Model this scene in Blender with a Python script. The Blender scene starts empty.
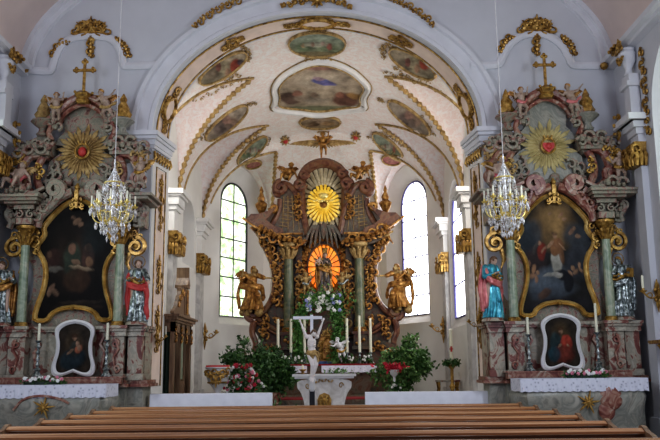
import bpy, bmesh, math, random
from math import sin, cos, pi, sqrt, atan2, radians
from mathutils import Vector, Matrix, noise
from mathutils.geometry import tessellate_polygon
S = bpy.context.scene
COL = S.collection
R = random.Random(7)

# ------------------------------------------------------------------ camera
CAM = Vector((0.41, 0.0, 1.7)); FPX = 800.0; PITCH = radians(10.4); YAW = 0.005; ROLL = -0.010
RM = Matrix.Rotation(YAW, 3, 'Z') @ Matrix.Rotation(pi/2 + PITCH, 3, 'X') @ Matrix.Rotation(ROLL, 3, 'Z')
cd = bpy.data.cameras.new('camera'); cam = bpy.data.objects.new('camera', cd); COL.objects.link(cam)
cam.matrix_world = Matrix.Translation(CAM) @ RM.to_4x4()
cd.sensor_width = 36; cd.lens = FPX/660*36; cd.clip_end = 200
S.camera = cam
def ray(px, py): return RM @ Vector(((px-330)/FPX, -(py-220)/FPX, -1))
def P(px, py, Y):                       # point of the vertical plane y=Y seen at a photo pixel (used to measure the place)
    d = ray(px, py); return CAM + d*((Y-CAM.y)/d.y)
def depth(p): return -(RM.transposed() @ (Vector(p)-CAM)).z

# ------------------------------------------------------------------ naming helpers
def tag(o, label=None, cat=None, group=None, kind=None):
    if label: o['label'] = label
    if cat: o['category'] = cat
    if group: o['group'] = group
    if kind: o['kind'] = kind
    return o
def thing(name, label, cat, loc=(0,0,0), rz=0, group=None, sc=1):
    o = bpy.data.objects.new(name, None); COL.objects.link(o); o.empty_display_size = .2
    o.location = loc; o.rotation_euler = (0,0,rz); o.scale = (sc,)*3
    return tag(o, label, cat, group)
def dup(root, loc, rz=None, label=None, group=None, sc=None, parent=None, mirror=False):
    r = root.copy(); COL.objects.link(r)
    if parent is not None: r.parent = parent
    if loc is not None: r.location = loc
    if rz is not None: r.rotation_euler = (0,0,rz)
    if sc is not None: r.scale = (sc,)*3 if not isinstance(sc, tuple) else sc
    if label: r['label'] = label
    if group: r['group'] = group
    for ch in root.children:
        dup(ch, None, parent=r)
    return r

class MB:
    def __init__(s): s.v=[]; s.f=[]; s.c=None; s.M=None; s.cuts=[]
    def add(s, vs, fs):
        n=len(s.v)
        if s.M is not None: vs=[s.M @ Vector(v) for v in vs]
        s.v.extend([tuple(v) for v in vs]); s.f.extend([tuple(i+n for i in f) for f in fs]); return s
    def box(s, x0,x1,y0,y1,z0,z1):
        return s.add([(x0,y0,z0),(x1,y0,z0),(x1,y1,z0),(x0,y1,z0),(x0,y0,z1),(x1,y0,z1),(x1,y1,z1),(x0,y1,z1)],
            [(0,3,2,1),(4,5,6,7),(0,1,5,4),(1,2,6,5),(2,3,7,6),(3,0,4,7)])
    def tube(s, pts, rad, seg=6, closed=False, flat=1.0, ref=None):
        pts=[Vector(p) for p in pts]; n=len(pts); vs=[]; fs=[]
        if not hasattr(rad,'__len__'): rad=[rad]*n
        if len(rad)!=n:
            m0=len(rad)-1; rad=[rad[min(int(i/(n-1)*m0),m0-1)]*(1-(i/(n-1)*m0-min(int(i/(n-1)*m0),m0-1)))+rad[min(int(i/(n-1)*m0),m0-1)+1]*(i/(n-1)*m0-min(int(i/(n-1)*m0),m0-1)) for i in range(n)]
        up=Vector(ref) if ref is not None else None; prev=None
        for i,p in enumerate(pts):
            if closed: t=pts[(i+1)%n]-pts[i-1]
            else: t=pts[min(i+1,n-1)]-pts[max(i-1,0)]
            if t.length<1e-9: t=Vector((0,0,1))
            t.normalize()
            if up is not None: a=up-t*up.dot(t)
            elif prev is not None: a=prev-t*prev.dot(t)
            else: a=Vector((0,1,0))-t*t.y if abs(t.y)<.9 else Vector((1,0,0))-t*t.x
            if a.length<1e-6: a=t.orthogonal()
            a.normalize(); prev=a; b=t.cross(a)
            for k in range(seg):
                th=2*pi*k/seg; vs.append(p+a*(cos(th)*rad[i]*flat)+b*(sin(th)*rad[i]))
        m=n if closed else n-1
        for i in range(m):
            j=(i+1)%n
            for k in range(seg):
                l=(k+1)%seg; fs.append((i*seg+k,i*seg+l,j*seg+l,j*seg+k))
        if not closed:
            fs.append(tuple(range(seg-1,-1,-1))); fs.append(tuple((n-1)*seg+k for k in range(seg)))
        return s.add(vs,fs)
    def ell(s, c, r, seg=8, rings=6, rot=None):
        if not hasattr(r,'__len__'): r=(r,r,r)
        c=Vector(c); vs=[(0,0,-r[2])]; fs=[]
        for i in range(1,rings):
            a=-pi/2+pi*i/rings
            for k in range(seg):
                th=2*pi*k/seg; vs.append((r[0]*cos(a)*cos(th), r[1]*cos(a)*sin(th), r[2]*sin(a)))
        vs.append((0,0,r[2]))
        for k in range(seg): fs.append((0,1+(k+1)%seg,1+k))
        for i in range(rings-2):
            for k in range(seg):
                l=(k+1)%seg; fs.append((1+i*seg+k,1+i*seg+l,1+(i+1)*seg+l,1+(i+1)*seg+k))
        N=len(vs)-1
        for k in range(seg): fs.append((1+(rings-2)*seg+k,1+(rings-2)*seg+(k+1)%seg,N))
        vs=[Vector(v) for v in vs]
        if rot is not None: vs=[rot@v for v in vs]
        return s.add([v+c for v in vs],fs)
    def cap(s, a, b, ra, rb, seg=10):        # tapered limb with round ends
        a=Vector(a); b=Vector(b); d=b-a; L=d.length
        if L<1e-5: return s.ell(a,ra)
        d/=L; pts=[];rd=[]
        for q in (-.98,-.7,-.35,0): pts.append(a+d*(q*ra)); rd.append(ra*sqrt(max(0.02,1-q*q)))
        for q in (0,.35,.7,.98): pts.append(b+d*(q*rb)); rd.append(rb*sqrt(max(0.02,1-q*q)))
        return s.tube(pts,rd,seg)
    def lathe(s, prof, c=(0,0,0), seg=16, fold=None, sx=1, sy=1):
        vs=[];fs=[];n=len(prof)
        for i,(r,z) in enumerate(prof):
            for k in range(seg):
                th=2*pi*k/seg; rr=r*(1+(fold(th,z) if fold else 0)); vs.append((c[0]+rr*cos(th)*sx,c[1]+rr*sin(th)*sy,c[2]+z))
        for i in range(n-1):
            for k in range(seg):
                l=(k+1)%seg; fs.append((i*seg+k,i*seg+l,(i+1)*seg+l,(i+1)*seg+k))
        fs.append(tuple(range(seg-1,-1,-1))); fs.append(tuple((n-1)*seg+k for k in range(seg)))
        return s.add(vs,fs)
    def prism(s, poly, y0, y1, holes=(), M=None):     # poly in (x,z), thickness y0..y1 ; M(x,y,z)->world
        loops=[list(poly)]+[list(h) for h in holes]
        f2=[p for l in loops for p in l]
        tr=tessellate_polygon([[Vector((p[0],p[1],0)) for p in l] for l in loops])
        n=len(f2); vs=[(p[0],y0,p[1]) for p in f2]+[(p[0],y1,p[1]) for p in f2]; fs=[]
        for t in tr:
            fs.append(tuple(t)); fs.append(tuple(i+n for i in reversed(t)))
        o=0
        for l in loops:
            m=len(l)
            for i in range(m):
                j=(i+1)%m; fs.append((o+i,o+j,o+j+n,o+i+n))
            o+=m
        if M: vs=[M(*v) for v in vs]
        return s.add(vs,fs)
    def sweep(s, path, prof, M, closed=True):         # path 2D, prof list of (offset, depth); M(u,v,d)->point
        n=len(path); vs=[];fs=[]; m=len(prof)
        area=sum(path[i][0]*path[(i+1)%n][1]-path[(i+1)%n][0]*path[i][1] for i in range(n))
        sg=1 if area>0 else -1
        if not closed: sg=1
        for i in range(n):
            p=Vector(path[i])
            if closed: a=Vector(path[i-1]); b=Vector(path[(i+1)%n])
            else: a=Vector(path[max(i-1,0)]); b=Vector(path[min(i+1,n-1)])
            t1=(p-a); t2=(b-p)
            if t1.length<1e-9: t1=t2.copy()
            if t2.length<1e-9: t2=t1.copy()
            t1.normalize(); t2.normalize(); t=(t1+t2)
            if t.length<1e-6: t=t1
            t.normalize(); nn=Vector((t.y,-t.x))*sg
            k=1/max(.5,t.dot(t1))
            for (o,d) in prof:
                q=p+nn*(o*k); vs.append(M(q.x,q.y,d))
        e=n if closed else n-1
        for i in range(e):
            j=(i+1)%n
            for k in range(m-1):
                fs.append((i*m+k,i*m+k+1,j*m+k+1,j*m+k))
        return s.add(vs,fs)
    def cut(s): s.cuts.append(len(s.v))
    def mesh(s, name='m', smooth=True):
        me=bpy.data.meshes.new(name); me.from_pydata(s.v,[],s.f)
        if s.c is not None:
            ca=me.color_attributes.new('paint','FLOAT_COLOR','POINT')
            for i,c in enumerate(s.c): ca.data[i].color=(c[0],c[1],c[2],1)
        bm=bmesh.new(); bm.from_mesh(me); bmesh.ops.recalc_face_normals(bm, faces=bm.faces[:]); bm.to_mesh(me); bm.free()
        if smooth: me.shade_smooth(); 
        try:
            if smooth: me.set_sharp_from_angle(angle=radians(38))
        except Exception: pass
        me.update(); return me
    def build(s, name, mat, parent=None, smooth=True, world=False):
        if parent is not None and any(c>0 for c in s.cuts):      # each run of scrollwork is a part of its own
            cs=[0]+s.cuts+[len(s.v)]; o=None
            for a,b in zip(cs[:-1],cs[1:]):
                if b<=a: continue
                m=MB(); m.v=s.v[a:b]; m.f=[tuple(i-a for i in f) for f in s.f if a<=f[0]<b]; o=m.build(name,mat,parent,smooth,world)
            return o
        if world and parent is not None:
            L=parent.location; s.v=[(v[0]-L[0],v[1]-L[1],v[2]-L[2]) for v in s.v]
        me=s.mesh(name, smooth); me.materials.append(mat)
        o=bpy.data.objects.new(name, me); COL.objects.link(o)
        if parent is not None: o.parent=parent
        return o
def part(name, me, mat, parent, label=None):
    if mat and not me.materials: me.materials.append(mat)
    o=bpy.data.objects.new(name, me); COL.objects.link(o); o.parent=parent
    if label: o['label']=label
    return o
def remesh(mb, vox, it=2):
    me=mb.mesh('tmp'); o=bpy.data.objects.new('tmp',me); COL.objects.link(o)
    m=o.modifiers.new('r','REMESH'); m.mode='VOXEL'; m.voxel_size=vox; m.use_smooth_shade=True
    q=o.modifiers.new('s','SMOOTH'); q.iterations=it; q.factor=.5
    dg=bpy.context.evaluated_depsgraph_get(); dg.update()
    out=bpy.data.meshes.new_from_object(o.evaluated_get(dg))
    bpy.data.objects.remove(o); bpy.data.meshes.remove(me)
    out.shade_smooth(); return out

# ------------------------------------------------------------------ materials
def nt(name):
    m=bpy.data.materials.new(name); m.use_nodes=True; t=m.node_tree
    return m,t,t.nodes['Principled BSDF']
def sock(t,a,b): t.links.new(a,b)
def ramp(t, stops, inp):
    r=t.nodes.new('ShaderNodeValToRGB'); e=r.color_ramp.elements
    while len(e)<len(stops): e.new(.5)
    for i,(p,c) in enumerate(stops): e[i].position=p; e[i].color=(*c,1)
    sock(t,inp,r.inputs[0]); return r
def noi(t, scale, detail=4, dist=0, rough=.55, vec=None, stretch=None):
    tc=t.nodes.new('ShaderNodeTexCoord'); n=t.nodes.new('ShaderNodeTexNoise')
    n.inputs['Scale'].default_value=scale; n.inputs['Detail'].default_value=detail; n.inputs['Distortion'].default_value=dist; n.inputs['Roughness'].default_value=rough
    if stretch:
        mp=t.nodes.new('ShaderNodeMapping'); mp.inputs['Scale'].default_value=stretch; sock(t,tc.outputs['Object'],mp.inputs[0]); sock(t,mp.outputs[0],n.inputs['Vector'])
    else: sock(t,tc.outputs['Object'],n.inputs['Vector'])
    return n
def bump(t,b,h,st=.3,dist=.02):
    n=t.nodes.new('ShaderNodeBump'); n.inputs['Strength'].default_value=st; n.inputs['Distance'].default_value=dist
    sock(t,h,n.inputs['Height']); sock(t,n.outputs[0],b.inputs['Normal'])
def M_noise(name, stops, scale=3, rough=.6, metal=0, detail=4, dist=0, bs=.2, bd=.01, spec=.5, stretch=None, ao=0):
    m,t,b=nt(name); n=noi(t,scale,detail,dist,stretch=stretch); r=ramp(t,stops,n.outputs[0]); sock(t,r.outputs[0],b.inputs['Base Color'])
    b.inputs['Roughness'].default_value=rough; b.inputs['Metallic'].default_value=metal; b.inputs['Specular IOR Level'].default_value=spec
    if bs: bump(t,b,n.outputs[0],bs,bd)
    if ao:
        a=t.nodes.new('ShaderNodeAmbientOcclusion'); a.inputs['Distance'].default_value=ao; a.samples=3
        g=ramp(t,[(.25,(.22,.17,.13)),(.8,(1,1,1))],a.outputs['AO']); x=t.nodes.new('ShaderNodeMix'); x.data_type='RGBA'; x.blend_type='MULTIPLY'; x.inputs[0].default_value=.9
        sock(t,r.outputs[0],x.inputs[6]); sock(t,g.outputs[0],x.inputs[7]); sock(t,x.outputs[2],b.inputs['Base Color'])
    return m
def two(c,k=.82,w=1.08): return [(.3,tuple(x*k for x in c)),(.7,tuple(min(1,x*w) for x in c))]
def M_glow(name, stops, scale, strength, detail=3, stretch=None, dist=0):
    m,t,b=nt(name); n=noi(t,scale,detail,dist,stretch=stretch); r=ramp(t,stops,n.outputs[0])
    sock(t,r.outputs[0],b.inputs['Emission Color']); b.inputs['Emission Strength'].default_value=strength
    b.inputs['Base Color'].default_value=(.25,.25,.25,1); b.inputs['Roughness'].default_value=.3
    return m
def M_paint(name, rough=.55, em=0):
    m,t,b=nt(name); a=t.nodes.new('ShaderNodeVertexColor'); a.layer_name='paint'; n=noi(t,14,4)
    mx=t.nodes.new('ShaderNodeMix'); mx.data_type='RGBA'; mx.blend_type='MULTIPLY'; mx.inputs[0].default_value=.55
    r=ramp(t,[(.3,(.62,.6,.58)),(.65,(1,1,1))],n.outputs[0]); b.inputs['Specular IOR Level'].default_value=.12; sock(t,a.outputs[0],mx.inputs[6]); sock(t,r.outputs[0],mx.inputs[7])
    sock(t,mx.outputs[2],b.inputs['Base Color']); b.inputs['Roughness'].default_value=rough
    return m
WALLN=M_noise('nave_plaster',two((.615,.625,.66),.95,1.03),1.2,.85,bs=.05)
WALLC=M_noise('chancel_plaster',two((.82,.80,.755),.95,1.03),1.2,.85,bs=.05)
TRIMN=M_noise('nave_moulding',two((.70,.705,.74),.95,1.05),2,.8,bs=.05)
PINKN=M_noise('pink_plaster',two((.74,.62,.58),.95,1.04),1.5,.85,bs=.05)
TRIMC=M_noise('white_moulding',two((.78,.76,.73),.95,1.04),2,.8,bs=.05)
GREYST=M_noise('grey_stucco_marble',[(.3,(.42,.40,.39)),(.5,(.55,.53,.51)),(.7,(.66,.64,.61))],3,.6,dist=1,bs=.05)
PANEL=M_noise('pink_panel',two((.84,.68,.58),.9,1.06),3,.8,bs=.05)
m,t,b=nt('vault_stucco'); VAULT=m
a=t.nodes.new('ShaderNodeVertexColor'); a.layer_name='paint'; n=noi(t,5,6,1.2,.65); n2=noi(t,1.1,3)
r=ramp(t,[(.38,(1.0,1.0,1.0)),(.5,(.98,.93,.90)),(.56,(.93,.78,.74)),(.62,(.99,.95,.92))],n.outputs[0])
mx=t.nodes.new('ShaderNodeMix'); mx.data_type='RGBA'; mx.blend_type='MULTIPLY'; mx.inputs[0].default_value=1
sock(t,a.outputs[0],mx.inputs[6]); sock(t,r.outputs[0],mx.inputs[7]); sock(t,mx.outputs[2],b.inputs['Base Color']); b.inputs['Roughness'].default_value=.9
bump(t,b,n.outputs[0],.25,.03)
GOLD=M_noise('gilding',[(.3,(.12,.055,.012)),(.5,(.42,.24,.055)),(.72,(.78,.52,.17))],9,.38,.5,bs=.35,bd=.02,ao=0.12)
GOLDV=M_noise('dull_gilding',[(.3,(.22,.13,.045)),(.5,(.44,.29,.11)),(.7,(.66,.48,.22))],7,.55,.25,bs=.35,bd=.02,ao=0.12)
FRAMEG=M_noise('frame_gilding',[(.3,(.34,.19,.05)),(.5,(.62,.40,.12)),(.7,(.82,.60,.24))],4,.34,.35,bs=.08)
GOLDB=M_noise('bright_gilding',[(.3,(.70,.48,.10)),(.55,(.95,.78,.25)),(.75,(1,.92,.5))],6,.3,.4,bs=.2)
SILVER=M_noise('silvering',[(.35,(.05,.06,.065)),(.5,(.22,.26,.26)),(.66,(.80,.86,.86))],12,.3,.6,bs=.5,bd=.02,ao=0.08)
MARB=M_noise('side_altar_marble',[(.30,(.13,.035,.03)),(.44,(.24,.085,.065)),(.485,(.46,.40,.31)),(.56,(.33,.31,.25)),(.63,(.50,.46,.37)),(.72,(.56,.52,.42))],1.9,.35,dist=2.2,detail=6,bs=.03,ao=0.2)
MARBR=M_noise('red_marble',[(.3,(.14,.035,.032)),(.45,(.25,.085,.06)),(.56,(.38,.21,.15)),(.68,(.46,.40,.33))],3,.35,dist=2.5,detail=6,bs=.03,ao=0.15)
MARBG=M_noise('green_marble',[(.3,(.15,.21,.15)),(.5,(.29,.35,.25)),(.62,(.44,.45,.34)),(.72,(.46,.30,.25))],2.4,.3,dist=2,detail=6,bs=.02)
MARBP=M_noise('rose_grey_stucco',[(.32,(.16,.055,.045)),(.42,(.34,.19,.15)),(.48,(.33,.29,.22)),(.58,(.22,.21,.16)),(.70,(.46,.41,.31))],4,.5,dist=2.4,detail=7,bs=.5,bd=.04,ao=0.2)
GREYM=M_noise('grey_green_marble',[(.3,(.15,.15,.13)),(.42,(.38,.36,.30)),(.52,(.25,.255,.22)),(.7,(.48,.46,.39))],1.6,.35,dist=2.6,detail=6,bs=.03)
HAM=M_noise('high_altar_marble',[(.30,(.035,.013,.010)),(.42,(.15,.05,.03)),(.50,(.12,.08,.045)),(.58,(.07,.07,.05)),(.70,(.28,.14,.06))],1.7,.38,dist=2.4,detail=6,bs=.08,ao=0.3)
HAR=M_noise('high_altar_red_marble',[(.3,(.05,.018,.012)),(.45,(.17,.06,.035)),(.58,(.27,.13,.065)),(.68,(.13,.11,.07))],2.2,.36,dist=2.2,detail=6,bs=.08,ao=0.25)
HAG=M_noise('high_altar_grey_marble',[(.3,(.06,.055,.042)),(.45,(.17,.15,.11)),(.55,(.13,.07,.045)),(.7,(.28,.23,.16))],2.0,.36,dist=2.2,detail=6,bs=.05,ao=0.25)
HAGR=M_noise('column_green_marble',[(.3,(.05,.075,.045)),(.5,(.14,.16,.09)),(.7,(.28,.22,.12))],1.6,.3,dist=2.4,detail=6,bs=.02)
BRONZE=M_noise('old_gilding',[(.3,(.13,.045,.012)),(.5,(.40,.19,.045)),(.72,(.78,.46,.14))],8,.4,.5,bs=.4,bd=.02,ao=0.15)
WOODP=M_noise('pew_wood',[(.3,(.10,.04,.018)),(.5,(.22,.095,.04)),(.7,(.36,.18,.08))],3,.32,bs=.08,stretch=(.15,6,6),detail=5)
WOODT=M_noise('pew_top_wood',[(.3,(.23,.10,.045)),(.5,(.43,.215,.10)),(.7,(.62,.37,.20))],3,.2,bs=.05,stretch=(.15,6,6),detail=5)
WOODK=M_noise('carved_wood',[(.3,(.11,.06,.035)),(.5,(.22,.13,.075)),(.7,(.34,.22,.13))],3,.4,bs=.1,stretch=(5,5,.6),detail=5)
LINEN=M_noise('white_linen',two((.60,.62,.74),.93,1.05),8,.9,bs=.15)
LINENC=M_noise('bright_linen',two((.90,.91,.98),.95,1.02),6,.9,bs=.15)
WHITEP=M_noise('white_paint',two((.72,.71,.72),.93,1.04),4,.6,bs=.05)
IVORY=M_noise('candle_wax',two((.80,.78,.62),.95,1.04),3,.5,bs=0)
SKIN=M_noise('painted_flesh',two((.58,.40,.31),.85,1.1),7,.5,bs=.1)
SKINP=M_noise('pale_flesh',two((.86,.80,.78),.9,1.08),5,.5,bs=.08)
STUCF=M_noise('toned_flesh',[(.3,(.24,.16,.12)),(.6,(.48,.36,.28))],6,.5,bs=.15)
HAIR=M_noise('painted_hair',two((.14,.075,.04),.7,1.3),15,.6,bs=.5)
RED=M_noise('red_cloth',two((.55,.05,.045),.8,1.1),6,.5,bs=.1)
ROSE=M_noise('rose_glaze',[(.3,(.42,.06,.07)),(.6,(.72,.26,.25)),(.75,(.7,.45,.35))],5,.35,.2,bs=.2)
BLUE=M_noise('blue_glaze',[(.3,(.02,.13,.20)),(.55,(.06,.36,.46)),(.72,(.35,.72,.78))],7,.28,.45,bs=.4,bd=.03)
NAVY=M_noise('dark_blue_glaze',[(.3,(.02,.04,.10)),(.6,(.06,.14,.30))],6,.3,.3,bs=.2)
DKGRN=M_noise('green_curtain',[(.3,(.01,.02,.012)),(.6,(.03,.055,.035))],5,.8,bs=.2,stretch=(8,8,.4))
LEAF=M_noise('leaf_green',[(.3,(.012,.045,.010)),(.5,(.04,.11,.025)),(.7,(.10,.20,.05))],4,.5,bs=0)
LEAFL=M_noise('light_leaf_green',[(.3,(.03,.10,.02)),(.5,(.09,.20,.05)),(.7,(.22,.36,.12))],4,.5,bs=0)
FLW=M_noise('white_petal',two((.85,.84,.80),.92,1.05),6,.6,bs=0)
FLR=M_noise('crimson_petal',two((.52,.02,.05),.8,1.2),6,.6,bs=0)
FLP=M_noise('pink_petal',two((.75,.25,.34),.85,1.15),6,.6,bs=0)
FLB=M_noise('violet_petal',two((.34,.36,.68),.85,1.15),6,.6,bs=0)
IRON=M_noise('dark_iron',two((.03,.03,.035),.8,1.2),5,.5,.5,bs=0)
LEADV=M_noise('violet_grey_bars',two((.10,.09,.26),.9,1.1),5,.5,0,bs=0)
FLOORM=M_noise('stone_floor',two((.30,.28,.26),.85,1.1),2,.5,bs=.05)
CARP=M_noise('red_carpet',two((.26,.015,.02),.8,1.1),20,.95,bs=.3)
PAINT=M_paint('oil_paint',.5); FRES=M_paint('fresco_paint',.9)
m,t,b=nt('crystal'); CRYS=m; b.inputs['Base Color'].default_value=(.86,.88,.92,1); b.inputs['Roughness'].default_value=.06; b.inputs['Metallic'].default_value=.2; b.inputs['Specular IOR Level'].default_value=1
n=noi(t,30,2); r=ramp(t,[(.4,(.42,.40,.36)),(.55,(.98,.98,.98))],n.outputs[0]); sock(t,r.outputs[0],b.inputs['Base Color'])
GLASSR=M_glow('bright_window_glass',[(.3,(.93,.97,1.0)),(.7,(1,1,1))],1.5,5.0)
GLASSL=M_glow('leaded_window_glass',[(.36,(.30,.52,.22)),(.46,(.62,.80,.45)),(.54,(.95,1.0,.90)),(.66,(1,1,1))],3.2,1.5,detail=6,dist=.6)
ORANGE=M_glow('amber_glass',[(.3,(.90,.13,.005)),(.55,(1.0,.27,.01)),(.75,(1,.48,.05))],4,1.1)
YELG=M_glow('glowing_gilding',[(.3,(.35,.17,.01)),(.5,(.9,.55,.04)),(.7,(1,.86,.25))],7,.42)  # gilding whose brightness is put in as emission, not cast by a lamp
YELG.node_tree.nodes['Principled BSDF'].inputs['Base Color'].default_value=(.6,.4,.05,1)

# ------------------------------------------------------------------ painting by brush blobs
def paintf(base, blobs):
    def f(u0,v0):
        u=u0+.035*noise.noise(Vector((u0*6,v0*6,1))); v=v0+.035*noise.noise(Vector((u0*6,v0*6,7)))
        c=list(base(u,v) if callable(base) else base)
        for (cx,cy,rx,ry,rot,col,al,sf) in blobs:
            dx=u-cx; dy=v-cy; a=cos(rot); s_=sin(rot); x=(dx*a+dy*s_)/rx; y=(-dx*s_+dy*a)/ry; r=sqrt(x*x+y*y)
            w=al*max(0,min(1,(1-r)/sf+.5)) if r<1+sf else 0
            if w>0:
                sh=.82+.28*max(-1,min(1,(y*.6-x*.5)))
                for k in range(3): c[k]=c[k]*(1-w)+col[k]*sh*w
        q=.82+.55*noise.fractal(Vector((u0*3,v0*3,3)),1,2,4)
        return [max(0,x*q) for x in c]
    return f
def resample(poly, n, closed=True):
    pts=[Vector(p) for p in poly]
    if closed: pts.append(pts[0])
    L=[0]
    for a,b in zip(pts,pts[1:]): L.append(L[-1]+(b-a).length)
    out=[]; k=0; m=n if closed else n-1
    for i in range(n):
        d=L[-1]*i/m
        while k<len(L)-2 and L[k+1]<d: k+=1
        q=(d-L[k])/max(1e-9,L[k+1]-L[k]); out.append(tuple(pts[k].lerp(pts[k+1],min(1,q))))
    return out
def smooth2(poly, it=2, closed=True):     # Chaikin
    for _ in range(it):
        o=[]; n=len(poly)
        rng=range(n if closed else n-1)
        if not closed: o.append(poly[0])
        for i in rng:
            a=poly[i]; b=poly[(i+1)%n]
            o.append(tuple(a[k]*.75+b[k]*.25 for k in range(len(a)))); o.append(tuple(a[k]*.25+b[k]*.75 for k in range(len(a))))
        if not closed: o.append(poly[-1])
        poly=o
    return poly
def canvas(poly, M, f, rings=36, n=150, d=0, c=None):   # star-shaped picture surface, painted
    us=[p[0] for p in poly]; vs=[p[1] for p in poly]; u0,u1,v0,v1=min(us),max(us),min(vs),max(vs)
    if c is None: c=((u0+u1)/2,(v0+v1)/2)
    o=resample(poly,n); mb=MB(); mb.c=[]; V=[];
    def put(u,v):
        V.append(M(u,v,d)); mb.c.append(f((u-u0)/(u1-u0)*2-1,(v-v0)/(v1-v0)*2-1))
    put(*c)
    for i in range(1,rings+1):
        for p in o: put(c[0]+(p[0]-c[0])*i/rings, c[1]+(p[1]-c[1])*i/rings)
    F=[(0,1+k,1+(k+1)%n) for k in range(n)]
    for i in range(rings-1):
        for k in range(n):
            l=(k+1)%n; F.append((1+i*n+k,1+(i+1)*n+k,1+(i+1)*n+l,1+i*n+l))
    mb.add(V,F); return mb
def oval(cx,cy,rx,ry,rot=0,n=40,pw=1):
    o=[]
    for k in range(n):
        a=2*pi*k/n; x=rx*cos(a); y=ry*sin(a); o.append((cx+x*cos(rot)-y*sin(rot), cy+x*sin(rot)+y*cos(rot)))
    return o
# ------------------------------------------------------------------ ornament
def spiral(u,v,r0,r1,a0,turns,n=14):
    return [(u+(r0+(r1-r0)*i/(n-1))*cos(a0+turns*2*pi*i/(n-1)), v+(r0+(r1-r0)*i/(n-1))*sin(a0+turns*2*pi*i/(n-1))) for i in range(n)]
def tubeM(mb, M, pts, rad, d=.02, seg=5):
    n=len(pts); rr=rad if hasattr(rad,'__len__') else [rad*(1-.45*i/(n-1)) for i in range(n)]
    mb.tube([M(p[0],p[1],d) for p in pts], rr, seg)
def orn(mb, M, pts, w, rad, n=8, seed=1, d=.02, k=1.0):   # scrollwork along a 2-D line
    mb.cuts.append(len(mb.v)); rr=random.Random(seed); P2=resample(pts,n+1,False)
    for i in range(n):
        a=Vector(P2[i]); b=Vector(P2[i+1]); t=(b-a); L=t.length; t.normalize(); nn=Vector((-t.y,t.x)); sg=1 if i%2 else -1
        c=(a+b)/2+nn*(w*.35*sg); a0=atan2(t.y,t.x)+rr.uniform(-.4,.4)
        tubeM(mb,M,spiral(c.x,c.y,w*.62,w*.12,a0+(0 if sg>0 else pi),sg*.95*k,11),rad,d)
        e=a+nn*(w*.55*-sg); tubeM(mb,M,[(a.x,a.y),((a.x+e.x)/2+t.x*w*.3,(a.y+e.y)/2+t.y*w*.3),(e.x+t.x*w*.7,e.y+t.y*w*.7)],[rad*.5,rad*1.1,rad*.3],d)
        mb.ell(M((a.x+b.x)/2,(a.y+b.y)/2,d*1.3),rad*rr.uniform(1.1,1.7),6,4)
def rosette(mb, M, u, v, r, rad, n=8, d=.02):
    for i in range(n):
        a=2*pi*i/n; tubeM(mb,M,[(u,v),(u+r*.5*cos(a),v+r*.5*sin(a)),(u+r*cos(a),v+r*sin(a))],[rad*.5,rad*1.2,rad*.25],d)
    mb.ell(M(u,v,d*1.5),rad*1.7,8,5)
def crest(mb, M, u, v, w, h, rad, seed=1, d=.03, up=1):   # symmetrical shell crest; v axis sign by up
    rr=random.Random(seed)
    for s in (-1,1):
        X=lambda pts:[(u+s*p[0],v+up*p[1]) for p in pts]
        tubeM(mb,M,X(spiral(w*.24,h*.30,w*.22,w*.05,-pi/2,-.95)),rad,d)
        tubeM(mb,M,X(spiral(w*.42,h*.06,w*.15,w*.03,pi*.6,.95)),rad,d)
        tubeM(mb,M,X([(0,-h*.05),(w*.12,h*.02),(w*.26,-h*.04),(w*.4,-h*.12),(w*.5,-h*.08)]),rad*1.1,d)
        tubeM(mb,M,X([(w*.04,h*.2),(w*.10,h*.5),(w*.22,h*.72)]),rad,d)
        tubeM(mb,M,X([(w*.2,h*.3),(w*.32,h*.5),(w*.36,h*.62)]),rad*.8,d)
    tubeM(mb,M,[(u,v),(u,v+up*h*.5),(u,v+up*h)],[rad*.8,rad*1.6,rad*.3],d)
    rosette(mb,M,u,v+up*h*.28,w*.12,rad,7,d*1.4)
def leafcloud(mb, rnd, n, fn, size, flat=1):
    for i in range(n):
        c=Vector(fn(rnd)); a=Vector((rnd.gauss(0,1),rnd.gauss(0,1),rnd.gauss(0,1)*flat)).normalized()
        b=a.orthogonal().normalized(); b.rotate(Matrix.Rotation(rnd.uniform(0,6.28),3,a)); w=a.cross(b); s_=size*rnd.uniform(.6,1.3)
        mb.add([c,c+b*s_*.5+w*s_*.28+a*s_*.05,c+b*s_,c+b*s_*.5-w*s_*.28+a*s_*.05],[(0,1,2,3)])
# ================================================================== THE BUILDING
W=4.6; ZS=7.05; CR=3.95; YV0=21.1; YA=30.4; YB=34.6; XB=2.4
def zmain(x,y):
    r=(x/W)**2
    if y>YA: r+=((y-YA)/4.2)**2
    return ZS+CR*sqrt(max(0,1-r))
LUN=[]      # wall point, inward normal, spring offsets along t (front, rear), apex offset, length, crown rise
for s in (-1,1):
    LUN.append((s*W,23.4,-s,0,-1.9*1,1.75,.3,2.55,2.95)); LUN.append((s*W,28.0,-s,0,-2.1,1.9,.75,2.6,2.95))
    LUN.append((s*3.5,32.5,-s*.886,-.464,-2.0,2.25,.05,1.75,2.95))
def lt(L,x,y):                       # distance from the wall and position along it (growing with y on the side walls)
    dx=x-L[0]; dy=y-L[1]; tx,ty=(-L[3],L[2]) if L[2]>0 else (L[3],-L[2])
    if abs(L[2])<.1: tx,ty=1,0
    return dx*L[2]+dy*L[3], dx*tx+dy*ty
def lpt(L,d,t):
    tx,ty=(-L[3],L[2]) if L[2]>0 else (L[3],-L[2])
    if abs(L[2])<.1: tx,ty=1,0
    return L[0]+L[2]*d+tx*t, L[1]+L[3]*d+ty*t
def ledge(L,d,side):
    q=max(0,min(1,d/L[7]))**1.15; return L[6]*q+L[5 if side>0 else 4]*(1-q)
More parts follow.
